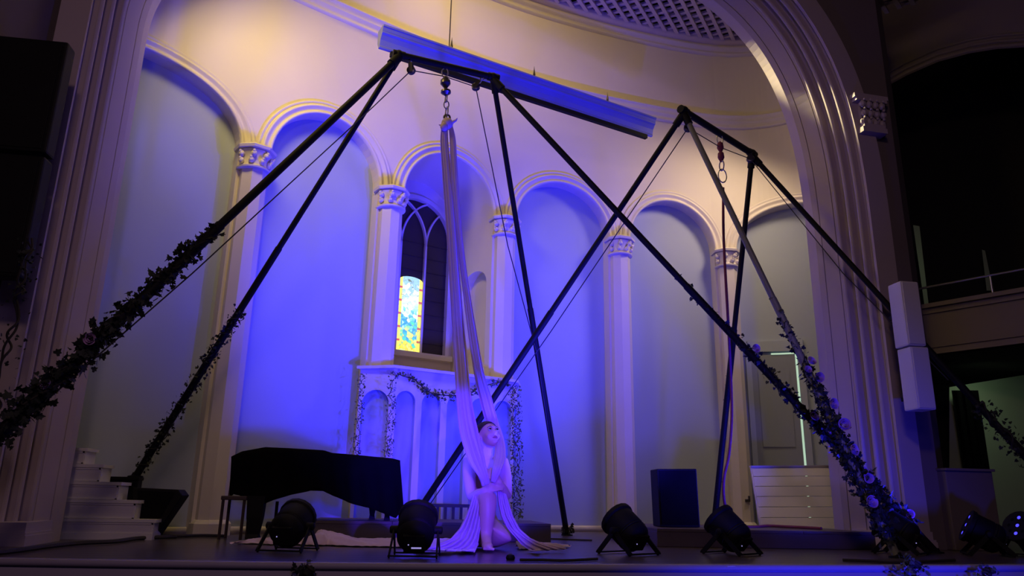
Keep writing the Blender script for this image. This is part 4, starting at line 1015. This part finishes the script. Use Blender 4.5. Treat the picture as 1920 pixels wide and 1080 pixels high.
fall([(886, 930), (880, 950), (872, 972), (862, 992), (846, 1010), (816, 1023), (772, 1031)], [(907, 922), (905, 945), (903, 968), (901, 990), (898, 1010), (895, 1025), (890, 1036)], (5.06, 4.92), 'draped_fall', amp=.016, n=11)
fall([(931, 918), (934, 945), (940, 968), (950, 988), (962, 1003), (976, 1020), (995, 1034)], [(948, 926), (954, 945), (962, 968), (976, 993), (996, 1010), (1024, 1021), (1062, 1029)], (5.06, 4.93), 'draped_fall', amp=.016, n=7)
def train(pts, name, seed):
    r_ = random.Random(seed); P = catmull([Vector((x, y, h)) for x, y, h, w_ in pts], 10); Wd = np.interp(np.linspace(0, 1, len(P)), np.linspace(0, 1, len(pts)), [q[3] for q in pts]); N = len(P)
    def fn(u, t):
        i = min(N - 1, int(u * (N - 1) + .5)); p = P[i]; c = atZ(p.x, p.y, 0); wv = Wd[i]
        off = (t - .5) * 2; z = .006 + max(0, p.z) * (1 - off * off) + .008 * abs(math.sin(off * 7 + i * .22)) * (1 - off ** 4) + .005 * abs(math.sin(i * .9 + off * 3))
        return Vector((c.x + .02 * math.sin(i * .4 + off * 3), c.y + off * wv + .02 * math.sin(i * .31), z))
    v, f = grid(N, 22, fn); return mesh(name, v, f, M['silk'], silk, smooth=True)
train([(436, 1022, .002, .03), (480, 1020, .02, .07), (530, 1021, .035, .12), (570, 1021, .03, .12), (600, 1022, .085, .13), (630, 1022, .06, .14), (680, 1024, .035, .13), (740, 1025, .04, .15), (790, 1027, .04, .16), (850, 1030, .05, .16), (890, 1032, .03, .12)], 'floor_train', 3)
train([(970, 1030, .04, .12), (1010, 1029, .03, .10), (1040, 1028, .015, .07), (1068, 1027, .002, .03)], 'floor_train', 4)

# ================================================================== THE PERFORMER
def skinmesh(V, E, Rr, name='tmp', sub=2):
    me = bpy.data.meshes.new(name); me.from_pydata([tuple(v) for v in V], E, []); me.update(); o = bpy.data.objects.new(name, me); COL.objects.link(o)
    sk = o.modifiers.new('s', 'SKIN'); me.skin_vertices[0].data[0].use_root = True
    for i, r in enumerate(Rr): me.skin_vertices[0].data[i].radius = (r, r) if isinstance(r, (int, float)) else r
    sk.use_smooth_shade = True; o.modifiers.new('u', 'SUBSURF').levels = sub
    dg = bpy.context.evaluated_depsgraph_get(); m2 = bpy.data.meshes.new_from_object(o.evaluated_get(dg)); bpy.data.objects.remove(o); return m2
def chains(cl, sub=1):
    V = []; E = []; Rr = []; idx = {}
    for ch_ in cl:
        prev = None
        for (p, r) in ch_:
            key = tuple(round(c, 4) for c in p)
            if key not in idx: idx[key] = len(V); V.append(Vector(p)); Rr.append(r)
            if prev is not None: E.append((prev, idx[key]))
            prev = idx[key]
    return skinmesh(V, E, Rr, sub=sub)
def remesh(parts, vox, name, m, parent, smooth_it=4, **k):
    bm = bmesh.new()
    for me in parts: bm.from_mesh(me)
    me = bpy.data.meshes.new(name); bm.to_mesh(me); bm.free(); o = bpy.data.objects.new(name, me); COL.objects.link(o)
    r = o.modifiers.new('r', 'REMESH'); r.mode = 'VOXEL'; r.voxel_size = vox
    s = o.modifiers.new('s', 'SMOOTH'); s.iterations = smooth_it; s.factor = .5
    dg = bpy.context.evaluated_depsgraph_get(); m2 = bpy.data.meshes.new_from_object(o.evaluated_get(dg)); bpy.data.objects.remove(o); m2.name = name
    return link(name, m2, m, parent, True, **k)
def mbmesh(mb): me = bpy.data.meshes.new('t'); me.from_pydata([tuple(p) for p in mb.v], [], mb.f); me.update(); return me
YW = 5.22
def wp(x, y, dy=0.0): return atY(x, y, YW + dy)
pelvis = wp(905, 1000, .10); woman = empty('person', Vector((pelvis.x, pelvis.y, 0)), label='barefoot performer in white sitting with knees drawn up, looking up right, hands on silk', cat='person')
spine = wp(906, 965, .13); chest = wp(908, 915, .10); upch = wp(910, 880, .07); neck0 = wp(911, 862, .06); neck1 = wp(912, 842, .03)
shL, shR = wp(877, 868, .06), wp(945, 869, .05)
elL, wrL = wp(884, 934, -.08), wp(905, 920, -.20)
elR, wrR = wp(951, 932, -.08), wp(938, 906, -.20)
hipL, hipR = wp(886, 1000, .08), wp(922, 1002, .08)
knL, anL, toL = wp(916, 926, -.20), wp(911, 1008, -.20), wp(915, 1024, -.33)
knR, anR, toR = wp(944, 1002, -.20), wp(915, 1016, .06), wp(895, 1018, .03)
for q in (toL,): q.z = .028
anL.z = max(anL.z, .07)
body = [
 [(pelvis, .115), (spine, .100), (chest, .098), (upch, .085), (neck0, .052), (neck1, .046)],
 [(upch, .085), (shL, .052), (mid(shL, elL, .5), .045), (elL, .037), (mid(elL, wrL, .5), .034), (wrL, .024)],
 [(upch, .085), (shR, .052), (mid(shR, elR, .5), .045), (elR, .037), (mid(elR, wrR, .5), .034), (wrR, .024)],
 [(pelvis, .115), (hipL, .098), (mid(hipL, knL, .5), .088), (knL, .064), (mid(knL, anL, .35), .062), (anL, .038), (mid(anL, toL, .5), .034), (toL, .024)],
 [(pelvis, .115), (hipR, .098), (mid(hipR, knR, .5), .092), (knR, .084), (mid(knR, anR, .4), .065), (anR, .035), (toR, .026)]]
parts = [chains(body, 2)]
def hand(w0, d, nrm, curl, thumbside):
    d = Vector(d).normalized(); nrm = Vector(nrm).normalized(); nrm = (nrm - d * nrm.dot(d)).normalized(); lat = d.cross(nrm) * thumbside; out = []
    pc_ = w0 + d * .045; mb = MB(); mb.ball(pc_, (.040, .034, .016), 12, 8, Matrix((d, lat, nrm)).transposed()); mb.ball(w0 + d * .01, (.03, .024, .018), 10, 7, Matrix((d, lat, nrm)).transposed()); out.append(mbmesh(mb))
    for k, (o_, L_) in enumerate(((.027, .068), (.009, .078), (-.009, .072), (-.026, .056))):
        b = pc_ + d * .028 + lat * o_; c = curl; p = b; ch_ = [(b - d * .02, .0085)]; dd = d
        ch_.append((p, .0085))
        for j, fr in enumerate((.42, .32, .26)):
            ang = c * (.5 + .5 * j); dd = (d * math.cos(ang) - nrm * math.sin(ang)).normalized(); p = p + dd * L_ * fr + lat * (.0015 * (1.5 - k)); ch_.append((p, .0082 - .0008 * j))
        out.append(chains([ch_], 1))
    b = w0 + d * .022 + lat * .024; td = (d * .55 + lat * .75 - nrm * .25).normalized()
    out.append(chains([[(w0 + d * .012 + lat * .010, .012), (b, .012), (b + td * .028, .010), (b + td * .028 + (td + d * .6).normalized() * .024, .0088)]], 1)); return out
parts += hand(wrL, Vector((.75, -.1, .28)), Vector((-.1, -1, .35)), .55, 1)
parts += hand(wrR, Vector((-.62, -.15, .55)), Vector((.0, -1, .1)), .75, -1)
# feet
for (an, to) in ((anL, toL),):
    mb = MB(); d = (to - an).normalized(); c = (an + to) / 2; c.z = .035; dh = Vector((d.x, d.y, 0)).normalized(); lat = Vector((-dh.y, dh.x, 0))
    mb.ball(c + dh * .03, (.085, .036, .028), 14, 8, Matrix((dh, lat, Vector((0, 0, 1)))).transposed()); mb.ball(an - dh * .02 - Vector((0, 0, .035)), .032, 10, 7)
    for k in range(5): mb.ball(c + dh * (.112 - .008 * k) + lat * (.026 - .013 * k) - Vector((0, 0, .012)), (.018, .010 if k else .012, .011), 8, 6, Matrix((dh, lat, Vector((0, 0, 1)))).transposed())
    parts.append(mbmesh(mb))
# head: local frame (x right of face, y forward, z up)
hcn = wp(915, 818, .02)
fwd = Vector((.42, -.80, .42)).normalized(); rgt = fwd.cross(Vector((0, 0, 1))).normalized() * 1; upl = rgt.cross(fwd).normalized()
# lean the crown slightly
HR = Matrix((rgt, fwd, upl)).transposed()
def hp(x, y, z): return hcn + HR @ Vector((x, y, z))
mb = MB()
mb.ball(hp(0, -.012, .022), (.073, .090, .082), 20, 14, HR); mb.ball(hp(0, .020, -.015), (.060, .064, .080), 18, 12, HR); mb.ball(hp(0, .036, -.070), (.034, .038, .028), 14, 9, HR)
mb.ball(hp(.034, .050, -.026), (.024, .024, .026), 10, 8, HR); mb.ball(hp(-.034, .050, -.026), (.024, .024, .026), 10, 8, HR)      # cheeks
mb.ball(hp(0, .074, .030), (.044, .014, .012), 12, 7, HR)         # brow
mb.tube([hp(0, .078, .014), hp(0, .090, -.006), hp(0, .100, -.022)], [.007, .009, .012], 8); mb.ball(hp(.010, .088, -.026), .008, 8, 6); mb.ball(hp(-.010, .088, -.026), .008, 8, 6)
for sx in (-1, 1):
    mb.ball(hp(.073 * sx, -.010, -.008), (.010, .017, .030), 10, 8, HR); mb.ball(hp(.078 * sx, -.006, .002), (.006, .013, .018), 8, 6, HR)
parts.append(mbmesh(mb)); parts.append(chains([[(neck0, .052), (neck1, .046), (hp(0, -.01, -.05), .044)]], 1))
remesh(parts, .0058, 'body', M['skin'], woman, 3)
for sx in (-1, 1):
    mb = MB(); mb.ball(hp(.030 * sx, .0735, .008), (.0130, .0108, .0070), 12, 8, HR); ey = mb.build('eye', M['eyewhite'], woman, smooth=True)
    mb = MB(); mb.ball(hp(.030 * sx + .001, .0815, .0105), (.0068, .0045, .0062), 10, 7, HR); mb.build('iris', M['eye'], ey, smooth=True)
    mb = MB(); mb.tube([hp(.012 * sx, .083, .024), hp(.028 * sx, .085, .031), hp(.047 * sx, .072, .025)], [.0018, .0022, .0012], 6); mb.build('eyebrow', M['hair'], woman, smooth=True)
    mb = MB(); mb.tube([hp(.015 * sx, .0805, .012), hp(.030 * sx, .0845, .0185), hp(.045 * sx, .0755, .012)], [.0014, .002, .0014], 6); mb.build('eyelash', M['hair'], ey, smooth=True)
mb = MB(); mb.tube([hp(-.022, .072, -.049), hp(-.008, .0835, -.0465), hp(0, .0845, -.048), hp(.008, .0835, -.0465), hp(.022, .072, -.049)], [.002, .0045, .004, .0045, .002], 8); mb.tube([hp(-.018, .074, -.053), hp(0, .0825, -.056), hp(.018, .074, -.053)], [.002, .0055, .002], 8); mb.build('lips', M['lips'], woman, smooth=True)
# hair: swept back into a low bun
def hairfn(u, t):
    th = 2 * PI * u; ph = t * PI * .60; d = Vector((math.sin(ph) * math.sin(th), math.sin(ph) * math.cos(th), math.cos(ph)))
    lim = .62 if d.y > 0 else 1.0
    ph2 = ph * (1 - .48 * max(0, math.cos(th)) ** .8); d = Vector((math.sin(ph2) * math.sin(th), math.sin(ph2) * math.cos(th), math.cos(ph2)))
    k = 1 + .012 * math.sin(th * 30); return hp(d.x * .080 * k, -.014 + d.y * .097 * k, .022 + d.z * .091 * k)
v, f = grid(60, 18, hairfn); hr = mesh('hair', v, f, M['hair'], woman, smooth=True); md = hr.modifiers.new('t', 'SOLIDIFY'); md.thickness = .008
mb = MB(); mb.ball(hp(-.075, -.085, -.005), (.036, .034, .038), 14, 9, HR); mb.torus(hp(-.085, -.088, -.005), .024, .011, rgt, 14, 7); mb.build('bun', M['hair'], hr, smooth=True)
# clothes
dr_ = [[(wp(905, 1004, .10), .128), (wp(906, 965, .13), .113), (wp(908, 918, .10), .110), (wp(910, 890, .075), .092)],
       [(wp(908, 918, .10), .110), (wp(889, 880, .065), .050)], [(wp(908, 918, .10), .110), (wp(934, 880, .055), .050), (wp(947, 876, .045), .056)],
       [(wp(905, 1004, .10), .128), (wp(885, 1000, .06), .112), (wp(869, 980, .02), .125)], [(wp(905, 1004, .10), .128), (wp(925, 1003, .06), .108)]]
remesh([chains(dr_, 2)], .009, 'dress', M['dress'], woman, 6)

# ================================================================== IVY AND ROSES
def leafmesh(s=1.0):
    pts = [(0, 0), (.30, -.14), (.52, .10), (.34, .30), (.46, .56), (.20, .62), (0, 1.0), (-.20, .62), (-.46, .56), (-.34, .30), (-.52, .10), (-.30, -.14)]
    v = [Vector((x * s, y * s, .12 * s * abs(x) - .10 * s * y * y)) for x, y in pts] + [Vector((0, .35 * s, -.04 * s))]
    return v, [(i, (i + 1) % 12, 12) for i in range(12)]
LV, LF = leafmesh(1.0)
leaf_me = {}
def leafdata(m):
    if m.name not in leaf_me:
        me = bpy.data.meshes.new('ivy_leaf'); me.from_pydata([tuple(v) for v in LV], [], LF); me.update(); me.materials.append(m); leaf_me[m.name] = me
    return leaf_me[m.name]
rose_me = None
def rosedata():
    global rose_me
    if rose_me: return rose_me
    mb = MB()
    for ring, (cnt, R_, h, tilt) in enumerate(((6, .62, .55, .75), (5, .42, .62, .4), (3, .22, .66, .15))):
        for k in range(cnt):
            th = 2 * PI * (k + ring * .37) / cnt; d = Vector((math.cos(th), math.sin(th), 0)); q = Vector((-d.y, d.x, 0)); V = []
            for i in range(4):
                for j in range(5):
                    a = (j - 2) / 2 * .85; r_ = R_ * (.35 + .65 * math.sin((i + .6) / 3.6 * PI / 2)) + tilt * .18 * i / 3
                    V.append((d * math.cos(a) + q * math.sin(a)) * r_ + Vector((0, 0, h * i / 3 - .2 - .06 * abs(a))))
            mb.add(V, [(i * 5 + j, i * 5 + j + 1, (i + 1) * 5 + j + 1, (i + 1) * 5 + j) for i in range(3) for j in range(4)])
    me = bpy.data.meshes.new('rose'); me.from_pydata([tuple(v) for v in mb.v], [], mb.f); me.update(); me.materials.append(M['rose'])
    for p in me.polygons: p.use_smooth = True
    rose_me = me; return me
def rrot(): return Matrix.Rotation(rng.uniform(0, 2 * PI), 3, 'Z') @ Matrix.Rotation(rng.uniform(-1.3, 1.3), 3, 'X') @ Matrix.Rotation(rng.uniform(0, 2 * PI), 3, 'Y')
def garland(path, n, size, spread, label, indiv=False, roses=(), m=None, stemr=.007, dens=lambda t: 1.0, name='ivy_garland', parentgrp=None, wraps=6, wr=.04, more=0):
    m = m or M['leaf']; P = catmull(path, 10) if len(path) > 2 else [mid(path[0], path[-1], i / 40) for i in range(41)]; N = len(P)
    e = empty(name, P[0], label=label, cat='garland', group=parentgrp)
    t0 = (P[-1] - P[0]).normalized(); a_ = t0.orthogonal().normalized(); b_ = t0.cross(a_)
    for q in range(2):
        st_ = []; ph1, ph2 = rng.uniform(0, 6), rng.uniform(0, 6)
        for i in range(160):
            t = i / 159; p = P[min(N - 1, int(t * (N - 1)))]; k = t * (N - 1) - int(t * (N - 1)); p2 = P[min(N - 1, int(t * (N - 1)) + 1)]; c = p + (p2 - p) * k; an_ = 2 * PI * wraps * t * .6 + q * PI + 1.6 * math.sin(9 * t + ph1) + .9 * math.sin(23 * t + ph2)
            w_ = wr * (.5 + .5 * dens(t)) * (1 + .25 * math.sin(31 * t + ph2)); st_.append(c + (a_ * math.cos(an_) + b_ * math.sin(an_)) * w_)
        mb = MB(); mb.tube(st_, stemr, 5); mb.build('vine_stem', M['stem'], e, smooth=True)
    cnt = 0; big = MB(); tries = 0
    while cnt < n and tries < n * 12:
        tries += 1; t = rng.random(); dd = dens(t)
        if rng.random() > dd: continue
        i = min(N - 2, int(t * (N - 1))); c = mid(P[i], P[i + 1], t * (N - 1) - i); an_ = rng.uniform(0, 2 * PI); rr = (rng.random() ** .6) * spread * (.4 + .8 * dd) + wr * .6
        c = c + (a_ * math.cos(an_) + b_ * math.sin(an_)) * rr; R = rrot(); s = size * rng.uniform(.6, 1.25); cnt += 1
        if indiv:
            o = bpy.data.objects.new('leaf', leafdata(m)); o.parent = e; o.matrix_local = Matrix.Translation(c - P[0]) @ R.to_4x4() @ Matrix.Scale(s, 4); COL.objects.link(o)
        else: big.add([c + R @ (v * s) for v in LV], LF)
    for _ in range(more * 4):
        t = rng.random(); dd = dens(t)
        if rng.random() > dd * .3: continue
        i = min(N - 2, int(t * (N - 1))); c = mid(P[i], P[i + 1], t * (N - 1) - i); an_ = rng.uniform(0, 2 * PI); rr = rng.random() * spread * .8 * dd + wr * .5
        R = rrot(); s = size * rng.uniform(.6, 1.1); c = c + (a_ * math.cos(an_) + b_ * math.sin(an_)) * rr; big.add([c + R @ (v * s) for v in LV], LF)
    if big.v: big.build('leaves', m, e, kind='stuff')
    for (t, ox, oz, s) in roses:
        i = min(N - 2, int(t * (N - 1))); c = mid(P[i], P[i + 1], t * (N - 1) - i) + Vector((ox * .6, -.055, oz * .6)); dirn = Vector((rng.uniform(-.5, .5), -1, rng.uniform(-.2, .6)))
        o = bpy.data.objects.new('rose', rosedata()); o.parent = e; o.matrix_local = Matrix.Translation(c - P[0]) @ dirn.to_track_quat('Z', 'Y').to_matrix().to_4x4() @ Matrix.Scale(s * .82, 4); COL.objects.link(o)
    return e
G = 'ivy garlands wound on the rig legs'
def leg_seg(a, ft, px0, px1, byy=False):
    pts = []
    for i in range(201):
        p = mid(a, ft, i / 200); d = M3.transposed() @ (p - CAM)
        if -d.z <= 0.1: continue
        y = 540 - FPX * d.y / -d.z
        if px0 <= y <= px1: pts.append(p)
    return pts[::max(1, len(pts) // 9)]
g = leg_seg(r1L, f1[0][1], 425, 1000); garland(g, 300, .042, .065, more=1000, label='thick dark ivy garland down the front left leg of the left rig', indiv=True, roses=[(.50, .02, .05, .055), (.62, -.02, -.05, .05)], m=M['leafd'], wr=.035, wraps=9, dens=lambda t: min(1, .35 + 1.1 * t), parentgrp=G)
g = leg_seg(r1L, f1[1][1], 575, 893); garland(g, 420, .024, .036, 'thin ivy garland on the leg standing behind the white steps', False, (), M['leafd'], wr=.03, wraps=10, stemr=.004, parentgrp=G)
g = leg_seg(r1R, f1[3][1], 515, 1030); garland(g, 290, .038, .062, more=1100, label='ivy garland with lilac roses on the right front leg of the left rig', indiv=True,
    roses=[(.33, .03, .05, .055), (.58, .02, -.02, .06), (.66, .0, .05, .05), (.80, -.05, .02, .06), (.95, .07, .0, .055)], m=M['leafd'], wr=.025, wraps=9, dens=lambda t: min(1, .06 + 1.2 * t ** 1.5), parentgrp=G)
g = leg_seg(r2L, f2[1][1], 555, 1040); garland(g, 290, .036, .060, more=1100, label='ivy garland with lilac roses on the olive leg of the right rig', indiv=True,
    roses=[(.30, .03, .02, .055), (.35, .05, -.03, .06), (.33, -.06, .0, .045), (.47, .05, .0, .065), (.56, .06, .02, .07), (.66, .02, .02, .065), (.76, .05, .0, .055), (.85, -.06, .0, .068)], m=M['leafd'], wr=.025, wraps=9, dens=lambda t: min(1, .08 + 1.7 * t ** 1.3), parentgrp=G)
g = leg_seg(r2R, f2[3][1], 757, 1000); garland(g, 300, .026, .06, 'ivy garland on the outermost leg of the right rig', False, (), M['leafd'], wr=.03, parentgrp=G)
g = leg_seg(r2R, f2[2][1], 640, 980); garland(g, 60, .012, .018, 'sparse ivy strand on the upright rear leg over the right platform', False, (), M['leafd'], wr=.02, stemr=.002, parentgrp=G)
c = f1[2][1] + Vector((0, -.02, .05)); garland([c + Vector((-.05, 0, 0)), c, c + Vector((.06, 0, .0))], 36, .030, .05, 'small dark bunch of ivy at the foot of the rear rig leg', False, (), M['leafd'], wr=.02, name='ivy_bunch')
# swags on the niche base
def Np(px, py, d=-.34):
    r = ray(px, py); p0_ = Nn(0, 0, d); t = n3.dot(p0_ - CAM) / n3.dot(r); return CAM + r * t
GB = 'ivy on the niche base'
garland([Np(745, 700), Np(775, 712), Np(800, 732), Np(830, 742), Np(870, 742), Np(900, 728), Np(935, 718), Np(958, 722)], 300, .027, .045, 'ivy swag looped across the front of the niche base', False, (), M['leaf'], wr=.01, wraps=3, stemr=.004, parentgrp=GB, dens=lambda t: .35 + .65 * math.exp(-((t - .45) / .22) ** 2))
garland([Np(680, 700, -.16), Np(673, 780, -.16), Np(669, 852, -.16)], 170, .017, .024, 'ivy strand down the left corner of the niche base', False, (), M['leaf'], wr=.02, wraps=8, stemr=.002, parentgrp=GB)
garland([Np(737, 697), Np(733, 780), Np(728, 856)], 220, .017, .026, 'ivy strand down the second pilaster of the niche base', False, (), M['leaf'], wr=.025, wraps=8, stemr=.002, parentgrp=GB)
garland([Np(966, 725), Np(968, 850), Np(970, 972)], 520, .020, .042, 'dense ivy strand down the right corner of the niche base', False, (), M['leaf'], wr=.035, wraps=10, stemr=.003, parentgrp=GB)
for (x, y, n_, s_, lab, mm, sp) in ((1712, 1066, 110, .024, 'green ivy bunch over the stage edge below the crossing legs', 'leaf', .06), (1850, 1078, 60, .020, 'small green ivy bunch at the stage edge near the right', 'leaf', .05), (572, 1076, 60, .028, 'dark ivy bunch at the stage edge below the leftmost stage light', 'leafd', .04)):
    c = atY(x, y, 3.98); garland([c + Vector((-.07, 0, -.09)), c, c + Vector((.03, 0, .03))], n_, s_, sp, lab, False, (), M[mm], wr=.02, name='ivy_bunch')
c = atY(25, 600, 4.55); garland([c + Vector((0, 0, .5)), c, c + Vector((0, 0, -.6))], 120, .02, .06, 'dark ivy strand hanging at the far left edge', False, (), M['leafd'], wr=.02)

# ================================================================== CABLES AND SMALL THINGS ON THE FLOOR
def cable(px, label, r=.008, z=.010):
    pts = catmull([atZ(x, y, z) for x, y in px], 8); mb = MB(); mb.tube(pts, r, 6); mb.build('floor_cable', M['rope'], None, smooth=True, label=label, cat='cable')
cable([(-40, 1040), (40, 1031), (90, 1024), (150, 1018), (215, 1015), (262, 1009), (330, 1006)], 'black cable lying along the foot of the white steps', .014, .015)
cable([(300, 1003), (330, 1005), (380, 1004), (420, 1005)], 'black cable on the floor along the left baseboard', .012, .013)
cable([(975, 1050), (1020, 1050), (1060, 1051), (1120, 1048)], 'thin black cable near the stage edge right of the performer', .008, .009)
cable([(1580, 1050), (1640, 1052), (1700, 1054), (1790, 1050)], 'black cable along the stage edge at the right', .009, .010)
cable([(1030, 1010), (1080, 1012), (1110, 1013)], 'short black cable by the rear rig foot', .007, .008)
c = atZ(957, 1050, .0); mb = MB(); mb.lathe(c, [(.022, .001), (.026, .012), (.020, .026), (.006, .032)], 12); mb.build('floor_stud', M['black'], None, smooth=True, label='small round black stud on the floor before the performer', cat='stud')
a = atZ(1370, 1062, .005); mb = MB(); mb.box(a, (.055, .012, .002), Matrix.Rotation(.3, 3, 'Z')); mb.build('tape_scrap', M['tape'], None, label='scrap of white tape on the stage edge', cat='tape')
mb = MB(); o = W(S_['C'] + .02, .36, .16); mb.prism([o + Vector(q) for q in ((-.025, 0, -.015), (.03, 0, -.015), (.03, 0, .05), (.015, 0, .05), (.015, 0, .012), (-.025, 0, .012))], (0, .05, 0)); mb.build('wall_bracket', M['darksteel'], None, label='small dark fitting on the column left of the slatted panel', cat='bracket')
